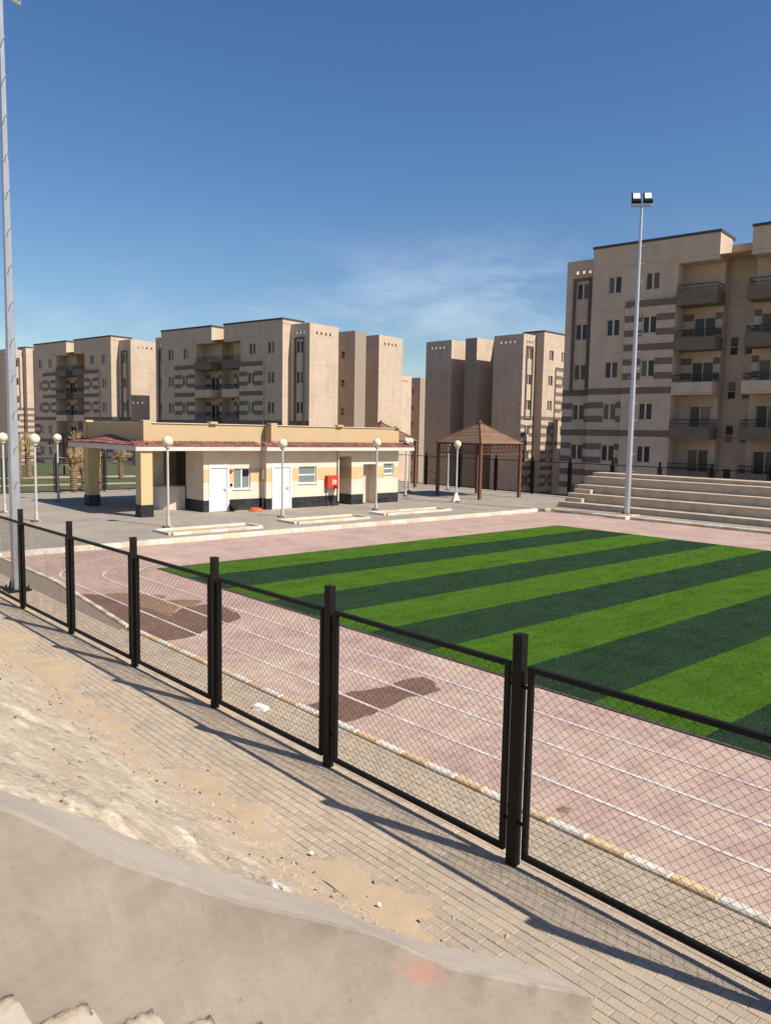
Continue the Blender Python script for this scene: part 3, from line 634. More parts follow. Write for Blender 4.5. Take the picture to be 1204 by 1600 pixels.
# ------------------------------------------------------------------ floodlight masts
def mast(label, loc, h, aim, peg_az, r0=.15, r1=.06):
    t = thing('floodlight_mast', label, 'light mast', loc, group='floodlight masts')
    m = MB(); k = h/3; m.tube([(0, 0, 0), (0, 0, k*1.3)], [r0, r0*.82], 8); m.tube([(0, 0, k*1.3-.02), (0, 0, k*2.2)], [r0*.76, r0*.6], 8); m.tube([(0, 0, k*2.2-.02), (0, 0, h)], [r0*.54, r1], 8); m.build('pole', 'steel', t)
    m = MB(); m.box(-.26, .26, -.26, .26, 0, .03)
    for sx in (-1, 1):
        for sy in (-1, 1): m.tube([(sx*.2, sy*.2, .03), (sx*.2, sy*.2, .12)], .02, 6)
    for a in range(4): m.quad((0, 0, .03), (.24*cos(a*pi/2+.785), .24*sin(a*pi/2+.785), .03), (.15*cos(a*pi/2+.785), .15*sin(a*pi/2+.785), .3), (0, 0, .32))
    m.build('base_plate', 'black_metal', t)
    pg = MB(); z = 2.2; s = 1
    ca, sa = cos(aim+pi/2), sin(aim+pi/2)
    while z < h-.8:
        rr = r0+(r1-r0)*z/h; pa, pb = cos(peg_az), sin(peg_az); pg.tube([(pa*s*rr*.7, pb*s*rr*.7, z), (pa*s*(rr+.15), pb*s*(rr+.15), z+.02), (pa*s*(rr+.16), pb*s*(rr+.16), z+.05)], .011, 5); z += .42; s = -s
    pg.build('climbing_pegs', 'steel', t)
    m = MB(); m.tube([(ca*-.52, sa*-.52, h-.02), (ca*.52, sa*.52, h-.02)], .035, 6); m.build('cross_arm', 'steel', t)
    for s in (-1, 1):
        f = add('floodlight', None, t, (ca*s*.27, sa*s*.27, h+.36), aim)
        bm_ = MB(); bm_.bev(-.30, .26, -.215, .215, -.08, .08, .03)
        o = bm_.build('housing', 'black_metal', f); o.rotation_euler = (0, radians(62), 0)
        g = MB(); g.box(-.24, .10, -.165, .165, .081, .095); g.build('lens', 'glass_lamp', o)
        y = MB(); y.box(-.03, .03, -.22, .22, -.36, -.33); y.box(-.03, .03, -.24, -.22, -.36, .02); y.box(-.03, .03, .22, .24, -.36, .02); y.build('bracket', 'steel', f)
    return t
mast('tall steel floodlight mast at the left edge behind the near fence', (-20.0, 5.93, .02), 13.75, radians(20), radians(182), .138, .055)
mast('steel floodlight mast standing on the kerb before the bleachers', (-21.05, 35.1, .11), 15.0, radians(-50), radians(45), .155, .065)
tag(MB().bev(-21.6, -20.5, 34.65, 35.45, PZ-.02, PZ+.05, .02).build('mast_footing', 'kerb_yellow'), 'low painted concrete footing under the mast by the bleachers', 'footing')

# ------------------------------------------------------------------ globe lamps
def globe_lamp():
    t = thing('globe_lamp', 'x', 'lamp post', group='globe lamps on the plaza')
    m = MB(); m.tube([(0, 0, .1), (0, 0, 3.08)], [.055, .045], 10); m.build('pole', 'lamp_pole', t)
    m = MB(); m.lathe([(.16, 0), (.16, .03), (.08, .06), (.07, .35), (.055, .38)], n=10); m.build('base', 'lamp_pole', t)
    m = MB(); m.lathe([(.05, 3.04), (.11, 3.08), (.12, 3.12), (.09, 3.15)], n=12); m.build('collar', 'lamp_pole', t)
    m = MB(); m.lathe([(max(.001, .215*sin(pi*k/14)), 3.33-.215*cos(pi*k/14)) for k in range(15)], n=22); m.build('globe', 'globe', t, True)
    m = MB(); m.bev(.12, .36, -.3, -.06, 0, .07, .01); m.build('junction_cover', 'wood', t)
    return t
gl = globe_lamp()
LP = [((263, 823), 'globe lamp in front of the counter alcove of the pavilion'), ((441, 807), 'globe lamp in front of the right white door'), ((587, 796), 'globe lamp in front of the dark doorway'), ((633, 775), 'globe lamp at the right corner of the pavilion, nearer of the pair'), ((639, 768), 'globe lamp at the right corner of the pavilion, farther of the pair'),
      ((712, 784), 'globe lamp with a pale conical foot before the gazebo'), ((699, 765), 'globe lamp seen through the gazebo posts'), ((57.5, 814), 'globe lamp right of the tall mast at the left'), ((92, 783), 'globe lamp on the white kerb by the lawn fence'), ((8, 800), 'globe lamp at the left edge of the picture')]
for k, ((x, y), lab) in enumerate(LP):
    t = gl if k == 0 else copy_tree(gl); g = G(x, y, PZ); t.location = (g.x, g.y, PZ-.002); t['label'] = lab; t.rotation_euler = (0, 0, random.uniform(-.2, .2)); t.scale = (1, 1, 1+.03*random.uniform(-.5, 1))
    if k == 5: MB().lathe([(.30, 0), (.30, .05), (.09, .52), (.06, .54)], n=4).build('conical_foot', 'kerb_white', t)

# ------------------------------------------------------------------ bleachers
bl = thing('concrete_bleachers', 'weathered concrete bleachers with five long rows behind the track', 'bleachers')
XL = -25.75; XR = -4.0
for k, (y0, zt) in enumerate(((35.95, .41), (36.75, .86), (37.55, 1.30), (38.35, 1.75), (39.15, 1.95))):
    m = MB(); y1 = 40.2
    m.bev(XL, XR, y0, y0+.83 if k < 4 else y1, 0, zt-.07, .004); m.build('row', 'bleacher', bl)
    s = MB(); x = XL-.02
    while x < XR:
        s.bev(x+.003, min(x+2.4, XR)-.003, y0-.03, y0+.80 if k < 4 else y1, zt-.069, zt, .012); x += 2.4
    s.build('seat_slab', 'bleacher', bl)
for k, (y0, z) in enumerate(((36.38, .63), (37.18, 1.08))):
    m = MB(); m.bev(XL+.1, XL+1.15, y0, y0+.36, z-.22, z, .012); m.build('aisle_step', 'bleacher', bl)

# ------------------------------------------------------------------ gazebos
def gazebo(label, loc, rz):
    t = thing('gazebo', label, 'gazebo', loc, rz, 'wooden gazebos on the plaza'); a = 1.8
    for sx in (-1, 1):
        for sy in (-1, 1): MB().bev(sx*a-.085, sx*a+.085, sy*a-.085, sy*a+.085, 0, 3.38, .01).build('post', 'wood', t)
    for k in range(4):
        m = MB(); m.box(-a-.05, a+.05, -a-.055, -a+.055, 3.26, 3.38); m.box(-a+.09, a-.09, -a-.03, -a+.03, 2.70, 2.76)
        o = m.build('beam', 'wood', t); o.rotation_euler = (0, 0, k*pi/2)
        m = MB(); rnd = random.Random(k); x = -a+.1
        n = 12; c = (2*a-.2)/n
        for j in range(n+1): m.box(x+c*j-.012, x+c*j+.012, -a-.012, -a+.012, 2.76 if rnd.random() < .75 else 3.0, 3.26 if rnd.random() < .75 else 3.02)
        for j in range(n):
            for z in (2.88, 3.0, 3.13):
                if rnd.random() < .66: m.box(x+c*j+.012, x+c*(j+1)-.012, -a-.010, -a+.010, z-.011, z+.011)
        o = m.build('lattice_panel', 'wood', t); o.rotation_euler = (0, 0, k*pi/2)
    e = a+.14; rows = 14; z0, z1 = 3.36, 4.60
    for k in range(4):
        o = add('roof_slope', None, t, (0, 0, 0), k*pi/2)
        for j in range(rows):
            f0, f1 = j/rows, (j+1)/rows+.01
            h0, h1 = e*(1-f0), e*(1-f1); za, zb = z0+(z1-z0)*f0+.03, z0+(z1-z0)*f1
            h1 = max(h1, .02); m = MB()
            m.quad((-h0, -h0, za), (h0, -h0, za), (h1, -h1, zb+.002), (-h1, -h1, zb+.002)); m.quad((h0, -h0, za-.045), (-h0, -h0, za-.045), (-h1, -h1, zb-.04), (h1, -h1, zb-.04)); m.quad((-h0, -h0, za-.045), (h0, -h0, za-.045), (h0, -h0, za), (-h0, -h0, za))
            m.build('roof_board', 'wood_roof', o)
        m = MB(); m.tube([(-e, -e, z0+.05), (0, 0, z1+.04)], .03, 5); m.build('hip_cap', 'wood', o)
    MB().lathe([(.16, 4.57), (.17, 4.64), (.10, 4.68), (.06, 4.74), (.01, 4.78)], n=10).build('finial', 'wood', t)
    return t
gazebo('square brown wooden gazebo standing in the open left of the bleachers', (-32.8, 37.2, PZ-.002), radians(-1.5))
gazebo('brown wooden gazebo mostly hidden behind the right end of the pavilion', (-42.6, 37.6, PZ-.002), 0)

# ------------------------------------------------------------------ the pavilion (kiosk)
kz = thing('pavilion', 'low cream pavilion with red tiled eaves, tan parapet and white doors', 'pavilion')
ZC, ZT = 3.03, 3.27          # ceiling / top of fascia
XB = -38.9
X1, X2 = -33.0, -32.55       # fronts of the left and right block
Y1, Y2, YA, YB, Y3 = 18.13, 21.3, 25.85, 26.7, 30.1
def place_in(kind, p, q, s0, z0): pass
w_ = MB()
# perimeter walls, counter-clockwise, outside right-hand
d1 = (.36, 1.28, PZ, 2.24); win1 = (1.62, 2.55, 1.16, 2.16)
w_.wall((X1, Y1), (X1, Y2), 0, ZC, [d1, win1])
w_.wall((X1, Y2), (X2, Y2), 0, ZC)
d2 = (.42, 1.42, PZ, 2.26); win2 = (1.95, 3.05, 1.36, 2.22)
w_.wall((X2, Y2), (X2, YA), 0, ZC, [d2, win2])
w_.wall((X2, YA), (X2-1.6, YA), 0, ZC); w_.wall((X2-1.6, YA), (X2-1.6, YB), 0, ZC); w_.wall((X2-1.6, YB), (X2, YB), 0, ZC)
dd = (.82, 1.72, PZ, 2.28); win3 = (2.3, 3.05, 1.72, 2.30)
w_.wall((X2, YB), (X2, Y3), 0, ZC, [dd, win3])
w_.quad((X2, YA, ZC-.32), (X2, YB, ZC-.32), (X2, YB, ZC), (X2, YA, ZC))
w_.wall((X2, Y3), (XB, Y3), 0, ZC); w_.wall((XB, Y3), (XB, 18.3), 0, ZC); w_.wall((XB, 18.3), (-38.4, 18.3), 0, ZC)
w_.wall((-38.0, Y1), (-34.72, Y1), 0, 1.0) if False else None
w_.wall((-34.72, Y1), (X1, Y1), 0, ZC)
w_.wall((-38.4, 19.6), (-34.72, 19.6), 0, ZC); w_.wall((-34.72, 19.6), (-34.72, Y1), 0, ZC) if False else w_.wall((-34.70, 19.6), (-34.70, Y1), 0, ZC)
w_.wall((-38.4, 18.3), (-38.4, 19.6), 0, ZC)
w_.build('wall', 'cream', kz)
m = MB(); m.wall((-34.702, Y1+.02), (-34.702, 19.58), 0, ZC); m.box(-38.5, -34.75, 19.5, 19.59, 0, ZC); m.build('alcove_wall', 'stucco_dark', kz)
m = MB(); m.box(-36.9, -36.2, 16.98, 17.7, 0, ZC); m.build('pier', 'cream', kz)
m = MB(); m.box(-36.92, -36.18, 16.96, 17.72, 0, .66); m.build('dado_tile', 'black_tile', kz)
# painted ochre band
m = MB()
def bandseg(p, q, z0, z1, gaps=(), off=.004):
    dx, dy = q[0]-p[0], q[1]-p[1]; L = sqrt(dx*dx+dy*dy); dx /= L; dy /= L; nx, ny = dy, -dx; c = 0
    for a, d in list(gaps)+[(L, L)]:
        if a > c+.01: m.quad((p[0]+dx*c+nx*off, p[1]+dy*c+ny*off, z0), (p[0]+dx*a+nx*off, p[1]+dy*a+ny*off, z0), (p[0]+dx*a+nx*off, p[1]+dy*a+ny*off, z1), (p[0]+dx*c+nx*off, p[1]+dy*c+ny*off, z1))
        c = d
bandseg((X1, Y1), (X1, Y2), 1.5, 2.15, [(.36, 1.28), (1.62, 2.55)]); bandseg((X1, Y2), (X2, Y2), 1.5, 2.15); bandseg((X2, Y2), (X2, YA), 1.5, 2.15, [(.42, 1.42), (1.95, 3.05)])
bandseg((X2-1.6, YB), (X2, YB), 1.5, 2.15); bandseg((X2, YB), (X2, Y3), 1.5, 2.15, [(.82, 1.72), (2.3, 3.05)]); bandseg((X2, Y3), (XB, Y3), 1.5, 2.15)
m.build('ochre_band', 'ochre', kz)
# dado of black tiles, each its own tile
tm = {}
def dado(p, q, gaps=(), ztop=.67):
    dx, dy = q[0]-p[0], q[1]-p[1]; L = sqrt(dx*dx+dy*dy); dx /= L; dy /= L; a = atan2(dy, dx); c = 0
    for g0, g1 in list(gaps)+[(L, L)]:
        if g0-c > .02:
            n = max(1, round((g0-c)/.42)); l = round((g0-c)/n, 4)
            for k in range(n):
                for r in range(2):
                    if l not in tm:
                        t_ = MB(); t_.box(.003, l-.003, -.022, .05, 0, .27); tm[l] = t_.mesh('dado_tile', 'black_tile')
                    add('dado_tile', tm[l], kz, (p[0]+dx*(c+l*k), p[1]+dy*(c+l*k), PZ+.005+.273*r), a)
        c = g1
dado((X1, Y1), (X1, Y2-.02), [(.28, 1.36)]); dado((X1+.022, Y2), (X2, Y2)); dado((X2, Y2), (X2, YA), [(.34, 1.5)]); dado((X2-1.55, YB), (X2, YB)); dado((X2, YB), (X2, Y3), [(.82, 1.72)]); dado((X2, Y3), (XB, Y3)); dado((-34.7, Y1), (X1, Y1))
# doors and windows
def kdoor(X, y0, y1, label):
    o = MB(); o.box(X-.10, X+.03, y0-.08, y0+.02, PZ, 2.34); o.box(X-.10, X+.03, y1-.02, y1+.08, PZ, 2.34); o.box(X-.10, X+.03, y0+.02, y1-.02, 2.2, 2.34)
    fr = o.build('door_frame', 'door_white', kz)
    o = MB(); o.bev(-.02, .02, 0, y1-y0-.05, 0, 2.08-PZ+.1, .004); d = o.build('door', 'door_white', kz); d.location = (X-.05, y0+.025, PZ+.01); d['label'] = label
    h = MB(); h.box(.02, .06, y1-y0-.16, y1-y0-.12, .9, 1.1); h.box(.05, .07, y1-y0-.28, y1-y0-.12, 1.03, 1.06); h.build('handle', 'steel', d)
kdoor(X1, Y1+d1[0], Y1+d1[1], 'plain white door near the counter'); kdoor(X2, Y2+d2[0], Y2+d2[1], 'plain white door left of the red box')
def kwin(X, y0, y1, z0, z1, n, horiz=False):
    o = MB(); f = .045; o.box(X-.12, X-.07, y0, y0+f, z0, z1); o.box(X-.12, X-.07, y1-f, y1, z0, z1); o.box(X-.12, X-.07, y0+f, y1-f, z0, z0+f); o.box(X-.12, X-.07, y0+f, y1-f, z1-f, z1)
    if horiz:
        zm = (z0+z1)/2; o.box(X-.118, X-.068, y0+f, y1-f, zm-.03, zm+.03)
    else:
        ym = (y0+y1)/2; o.box(X-.118, X-.068, ym-.03, ym+.03, z0+f, z1-f)
    wn = o.build('window', 'door_white', kz)
    for k in range(2):
        g = MB()
        if horiz: za = z0+f if k == 0 else (z0+z1)/2+.03; zb = (z0+z1)/2-.03 if k == 0 else z1-f; g.box(X-.10, X-.09, y0+f, y1-f, za, zb)
        else: ya = y0+f if k == 0 else (y0+y1)/2+.03; yb = (y0+y1)/2-.03 if k == 0 else y1-f; g.box(X-.10, X-.09, ya, yb, z0+f, z1-f)
        g.build('pane', 'glass_pale', wn)
    s = MB(); s.box(X-.12, X+.05, y0-.05, y1+.05, z0-.05, z0-.002); s.build('sill', 'fascia', wn)
kwin(X1, Y1+win1[0], Y1+win1[1], win1[2], win1[3], 2); kwin(X2, Y2+win2[0], Y2+win2[1], win2[2], win2[3], 2, True); kwin(X2, YB+win3[0], YB+win3[1], win3[2], win3[3], 2, True)
m = MB(); m.box(X1-.088, X1-.06, Y1+2.16, Y1+2.48, 1.78, 2.08); m.build('extractor_fan', 'black_metal', kz)
# dark doorway: inner lobby with half open grey door
m = MB(); y0, y1 = YB+.82, YB+1.72
m.wall((X2-1.2, y0), (X2-1.2, y1), PZ, 2.4); m.wall((X2-.14, y0), (X2-1.2, y0), PZ, 2.4); m.wall((X2-1.2, y1), (X2-.14, y1), PZ, 2.4); m.quad((X2-1.2, y0, 2.3), (X2-.1, y0, 2.3), (X2-.1, y1, 2.3), (X2-1.2, y1, 2.3)); m.build('lobby', 'cream', kz)
m = MB(); m.bev(-.02, .02, 0, .62, 0, 2.1, .004); d = m.build('door', 'fascia', kz); d.location = (X2-.75, y0+.3, PZ+.02); d.rotation_euler = (0, 0, radians(-14)); d['label'] = 'half open grey door in the dark doorway'
# slab, fascia, tiles, parapet
def slab_poly():                # outline of the eaves, counter-clockwise
    return [(-40.3, 14.55), (-32.35, 14.55), (-32.35, 20.95), (-31.95, 20.95), (-31.95, 30.75), (-40.3, 30.75)]
sp_ = slab_poly(); m = MB(); m.prism(sp_, ZC, ZT); m.build('eaves_slab', 'fascia', kz)
par = [(-39.6, 15.2), (-33.05, 15.2), (-33.05, 21.55), (-32.6, 21.55), (-32.6, 30.15), (-39.6, 30.15)]
m = MB(); m.prism(par, ZT+.002, 4.24); m.build('parapet', 'tan', kz)
m = MB(); m.prism([(-39.66, 15.14), (-32.99, 15.14), (-32.99, 21.49), (-32.54, 21.49), (-32.54, 30.21), (-39.66, 30.21)], 4.242, 4.275); m.build('coping', 'cream', kz)
for x, y in ((-33.05, 15.2), (-39.6, 15.2), (-32.6, 21.55), (-32.6, 30.0), (-33.05, 18.6), (-32.6, 25.8)):
    m = MB(); big = (x, y) in ((-33.05, 15.2), (-39.6, 15.2), (-32.6, 21.55)); s = .19 if big else .15
    m.bev(x-s, x+s, y-s if not big else y-.06, y+s*1.6, ZT+.01 if big else 4.27, 4.37, .01); m.build('parapet_pier', 'tan', kz)
m = MB()
def tiles(p, q, wd, z_lo, z_hi, bulge=None):     # rows of half-round tiles over the eaves from p to q, outside right-hand
    dx, dy = q[0]-p[0], q[1]-p[1]; L = sqrt(dx*dx+dy*dy); dx /= L; dy /= L; nx, ny = dy, -dx; n = int(L/.25); st = L/n
    for k in range(n):
        for r in range(3):
            b_ = (bulge(p[0]+dx*(st*(k+.5)), p[1]+dy*st*k) if bulge else 0)
            f0, f1 = r/3, (r+1)/3+.06; i = len(m.v)
            for f, lift in ((f0, .035), (f1, .0)):
                for j in range(5):
                    t = pi*j/4; s = st*(k+.5)-st*.54*cos(t); off = -wd*f+.05; z = z_lo+(z_hi-z_lo+b_)*f+lift+st*.27*sin(t)+b_*.2
                    m.v.append((p[0]+dx*s+nx*off, p[1]+dy*s+ny*off, z))
            for j in range(4): m.f.append((i+j, i+j+1, i+6+j, i+5+j))
            m.f.append((i+4, i+3, i+2, i+1, i))
tiles((-40.3, 14.55), (-32.35, 14.55), .68, ZT-.05, ZT+.12, lambda x, y: .20*math.exp(-((x+36.6)/1.4)**2))
tiles((-32.35, 14.55), (-32.35, 20.95), .66, ZT-.05, ZT+.12); tiles((-32.35, 20.95), (-31.95, 20.95), .6, ZT-.05, ZT+.12); tiles((-31.95, 20.95), (-31.95, 30.75), .62, ZT-.05, ZT+.12); tiles((-31.95, 30.75), (-40.3, 30.75), .62, ZT-.05, ZT+.12)
tag(m.build('roof_tiles', 'tile_red', kz), kind='stuff')
# columns
for x, y in ((-32.72, 15.08), (-38.8, 15.15), (-38.8, 18.0)):
    c = MB().bev(x-.27, x+.27, y-.27, y+.27, .66, ZC, .01).build('column', 'ochre', kz)
    MB().box(x-.295, x+.295, y-.295, y+.295, PZ-.02, .66).build('column_base', 'black_tile', c)
# counter
pts = [(-34.72, 18.08), (-34.72, 17.72), (-34.9, 17.3), (-35.25, 16.98), (-35.7, 16.86), (-35.95, 16.85)]
m = MB()
for a, c in zip(pts, pts[1:]): m.quad((c[0], c[1], PZ), (a[0], a[1], PZ), (a[0], a[1], 1.22), (c[0], c[1], 1.22)); 
m.f.append(tuple(range(len(m.v), len(m.v)+6))); m.v += [(x, y, 1.22) for x, y in pts]
for a, c in zip(pts, pts[1:]):
    n2_ = (c[1]-a[1], -(c[0]-a[0])); 
o = m.build('counter', 'fascia', kz)
m = MB(); m.prism([(x+.05, y-.05) for x, y in pts]+[(-35.95, 17.5), (-35.2, 18.08)], 1.222, 1.27); m.build('counter_top', 'path', kz)
# small fittings
m = MB(); m.box(-34.35, -33.85, Y1-.06, Y1, 1.25, 2.1); m.build('meter_cabinet', 'fascia', kz)
m = MB(); m.box(X1+.13, X2-.13, Y2-.05, Y2, 1.62, 2.12); m.build('electric_box', 'fascia', kz)
m = MB(); m.lathe([(.09, 0), (.09, .08), (.03, .11)], n=12); o = m.build('alarm_bell', 'red_box', kz); o.location = (X1, Y1+1.46, 2.06); o.rotation_euler = (0, pi/2, 0)
m = MB(); m.box(X1, X1+.06, Y1+1.42, Y1+1.52, 1.32, 1.44); m.build('switch', 'black_metal', kz)
m = MB(); m.tube([(X2+.07, 25.75, .35), (X2+.07, 25.75, ZC)], .05, 8); m.build('downpipe', 'fascia', kz)
m = MB(); m.tube([(X2+.03, 25.0, PZ), (X2+.03, 25.0, 1.1)], .018, 6); m.build('water_pipe', 'black_metal', kz)
m = MB(); m.tube([(X2-.25, Y2-.03, PZ), (X2-.25, Y2-.03, 1.6)], .02, 6); m.build('conduit', 'lamp_pole', kz)

fb = thing('fire_hose_box', 'red wall box with a white emblem hanging on the pavilion front', 'hose box', (X2+.005, 25.28, 1.05))
MB().bev(0, .22, -.36, .36, 0, .68, .01).build('cabinet', 'red_box', fb)
d = MB().box(.221, .238, -.34, .34, .02, .66).build('door', 'red_box', fb)
m = MB()                                            # white hose-and-reel mark
K = 14
for k in range(K):
    t, u = 2*pi*k/K, 2*pi*(k+1)/K
    m.quad((.2395, .04+.10*cos(t), .32+.10*sin(t)), (.2395, .04+.10*cos(u), .32+.10*sin(u)), (.2395, .04+.06*cos(u), .32+.06*sin(u)), (.2395, .04+.06*cos(t), .32+.06*sin(t)))
m.quad((.2395, .16, .24), (.2395, .20, .24), (.2395, .20, .44), (.2395, .16, .44)); m.quad((.2395, -.03, .40), (.2395, .02, .40), (.2395, .0, .50), (.2395, -.02, .50)); m.quad((.2395, .07, .40), (.2395, .11, .40), (.2395, .10, .49), (.2395, .08, .49))
m.build('emblem', 'print_white', d)
m = MB()
for k in range(3): m.tube([((.34-.05*k)*cos(2*pi*j/28)+.01*k, (.34-.05*k)*sin(2*pi*j/28), .03+.045*k) for j in range(28)], .028, 6, closed=True)
hs = tag(m.build('hose_coil', 'orange', None, True), 'orange hose coiled on the ground before the pavilion window', 'hose'); hs.location = (-32.3, 20.55, PZ)
m = MB(); m.lathe([(.05, -.02), (.20, -.02), (.22, 0), (.22, .1), (.2, .12), (.05, .12)], n=20); o = tag(m.build('rubber_disc', 'black_metal', None), 'black round disc leaning on the black tiles beside the white door', 'disc'); o.location = (X1+.13, Y1+1.52, PZ+.25); o.rotation_euler = (0, radians(75), 0)

# ------------------------------------------------------------------ apartment blocks
L_, FH = 25.0, 3.0
WMESH = {}
def wmesh(wd, ht, kind):
    key = (wd, ht, kind)
    if key in WMESH: return WMESH[key]
    f = .05; fm = MB(); y = .10
    for a in ((0, f, 0, ht), (wd-f, wd, 0, ht), (f, wd-f, 0, f), (f, wd-f, ht-f, ht)): fm.box(a[0], a[1], y, y+.05, a[2], a[3])
    panes = []
    if kind == 'two':
        fm.box(wd/2-.055, wd/2+.055, y-.02, y+.05, f, ht-f); sp = [(f, wd/2-.055, f, ht-f), (wd/2+.055, wd-f, f, ht-f)]
    elif kind == 'door':
        fm.box(wd/2-.035, wd/2+.035, y-.01, y+.05, f, ht-f); sp = [(f, wd/2-.035, f, ht-f), (wd/2+.035, wd-f, f, ht-f)]
    else:
        fm.box(f, wd-f, y-.01, y+.05, ht*.42, ht*.42+.05); sp = [(f, wd-f, f, ht*.42), (f, wd-f, ht*.42+.05, ht-f)]
    pm = [MB().box(a, c, y+.02, y+.03, d, e).mesh('pane', 'glass') for a, c, d, e in sp]
    WMESH[key] = (fm.mesh('window', 'window_white'), pm); return WMESH[key]
BOXM = {}
def apartment(label, corner_xy, at_right, az, top, floors=6, light_rows=(3,)):
    """25 m long six-storey block. local x along the front, y into the block; top = height of the gable parapet"""
    ca, sa = cos(az), sin(az)
    ox, oy = (L_, 1.1) if at_right else (0.0, 1.1)
    loc = (corner_xy[0]-(ca*ox-sa*oy), corner_xy[1]-(sa*ox+ca*oy), 0.0)
    f5 = top-4.05; base = f5-3*(floors-1)-1.2
    t = thing('apartment_block', label, 'building', (loc[0], loc[1], f5-15.0), az, 'beige apartment blocks')
    f5 = 15.0; top = f5+4.05; base = f5-3*(floors-1)-1.2       # local heights: storeys at multiples of three
    fl = [f5-FH*k for k in range(floors-1, -1, -1)]             # ground to top
    ws = []                                                    # windows: (p, angle, s, z, w, h, kind)
    def edge(wallmb, p, q, z0, z1, wins=(), vents=()):
        a = atan2(q[1]-p[1], q[0]-p[0]); hs = []
        for s, z, ww, hh, kd in wins:
            if z+hh > z1 or z < z0: continue
            hs.append((s, s+ww, z, z+hh)); ws.append((p[0]+cos(a)*s, p[1]+sin(a)*s, z, a, ww, hh, kd))
        for s in vents: hs.append((s, s+.26, top-1.0, top-.74))
        wallmb.wall(p, q, z0, z1, hs, .16)
    W1 = lambda s: [(s, f+1.17, .98, 1.18, 'two') for f in fl]
    zb = f5+.45
    wm = MB()
    mir = lambda pts: [(L_-x, y) for x, y in reversed(pts)]
    for z0, z1, bay in ((base, zb, True), (zb, top, False)):
        fr = -.2 if bay else 0.0
        # left half
        edge(wm, (0, 1.1), (2.65, 1.1), z0, z1, W1(.86), (.7, 1.2, 1.7) if not bay else ())
        wm.wall((2.65, 1.1), (2.65, 0), z0, z1)
        edge(wm, (2.65, 0), (5.3, 0), z0, z1, W1(1.2))
        if bay: wm.wall((5.3, 0), (5.3, fr), z0, z1)
        edge(wm, (5.3, fr), (8.85, fr), z0, z1, W1(1.3))
        wm.wall((8.85, fr), (8.85, 1.4), z0, z1)
        edge(wm, (8.85, 1.4), (11.5, 1.4), z0, z1, [(.75, f+.08, 1.45, 2.1, 'door') for f in fl])
        wm.wall((11.5, 1.4), (11.5, 2.5), z0, z1)
        edge(wm, (11.5, 2.5), (13.5, 2.5), z0, z1, [(s, f-.35, .58, 1.25, 'sash') for f in fl[1:] for s in (.22, 1.2)])
        wm.wall((13.5, 2.5), (13.5, 1.4), z0, z1)
        edge(wm, (13.5, 1.4), (16.15, 1.4), z0, z1, [(.45, f+.08, 1.45, 2.1, 'door') for f in fl])
        wm.wall((16.15, 1.4), (16.15, fr), z0, z1)
        edge(wm, (16.15, fr), (19.7, fr), z0, z1, W1(1.27))
        if bay: wm.wall((19.7, fr), (19.7, 0), z0, z1)
        edge(wm, (19.7, 0), (22.35, 0), z0, z1, W1(.47))
        wm.wall((22.35, 0), (22.35, 1.1), z0, z1)
        edge(wm, (22.35, 1.1), (25, 1.1), z0, z1, W1(.81), (.7, 1.2, 1.7) if not bay else ())
        G1, C0, C1, G2, DD, RX = 5.35, 7.95, 9.75, 12.0, 16.3, 3.4
        small = [(s, f+1.2, .5, .8, 'sash') for f in fl for s in (1.5,)]
        v4 = (.9, 1.55, 2.2, 2.85) if not bay else ()
        edge(wm, (25, 1.1), (25, G1), z0, z1, (), v4); wm.wall((25, G1), (25-RX, G1), z0, z1); wm.wall((25-RX, G1), (25-RX, C0), z0, z1)
        edge(wm, (25-RX, C0), (25, C0), z0, z1, small); wm.wall((25, C1), (25-RX, C1), z0, z1); wm.wall((25-RX, C1), (25-RX, G2), z0, z1); wm.wall((25-RX, G2), (25, G2), z0, z1)
        edge(wm, (25, G2), (25, DD), z0, z1, (), v4); wm.wall((25, DD), (0, DD), z0, z1); edge(wm, (0, DD), (0, G2), z0, z1, (), v4)
        wm.wall((0, G2), (RX, G2), z0, z1); wm.wall((RX, G2), (RX, C1), z0, z1); edge(wm, (RX, C1), (0, C1), z0, z1, small)
        wm.wall((0, C0), (RX, C0), z0, z1); wm.wall((RX, C0), (RX, G1), z0, z1); wm.wall((RX, G1), (0, G1), z0, z1); edge(wm, (0, G1), (0, 1.1), z0, z1, (), v4)
    # roof sheets and bay tops
    zr = f5+3.0
    for a in ((0, 25, 1.1, 5.35), (3.4, 21.6, 5.35, 12), (0, 25, 12, 16.3), (2.65, 22.35, 0, 1.1), (0, 3.4, 7.95, 9.75), (21.6, 25, 7.95, 9.75)): wm.quad((a[0], a[2], zr), (a[1], a[2], zr), (a[1], a[3], zr), (a[0], a[3], zr))
    for a in (5.3, 16.15): wm.quad((a, -.2, zb), (a+3.55, -.2, zb), (a+3.55, 0, zb), (a, 0, zb))
    # raised wing parapets and eaves over the balconies
    wm.box(2.62, 8.85, -.012, 3.0, top, top+.38); wm.box(16.15, 22.38, -.012, 3.0, top, top+.38)
    wm.box(8.851, 11.512, -.012, 2.49, f5+2.72, top+.38); wm.box(13.488, 16.149, -.012, 2.49, f5+2.72, top+.38)
    wm.build('wall', 'stucco', t)
    cp = MB(); cp.box(2.58, 11.56, -.06, 3.04, top+.381, top+.56); cp.box(13.44, 22.42, -.06, 3.04, top+.381, top+.56); cp.build('roof_edge', 'cap', t)
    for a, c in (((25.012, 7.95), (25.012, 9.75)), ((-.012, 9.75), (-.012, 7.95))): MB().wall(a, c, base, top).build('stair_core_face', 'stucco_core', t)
    # windows
    for x, y, z, a, ww, hh, kd in ws:
        fm, pm = wmesh(ww, hh, kd); o = add('window', fm, t, (x, y, z), a)
        for p in pm: add('pane', p, o)
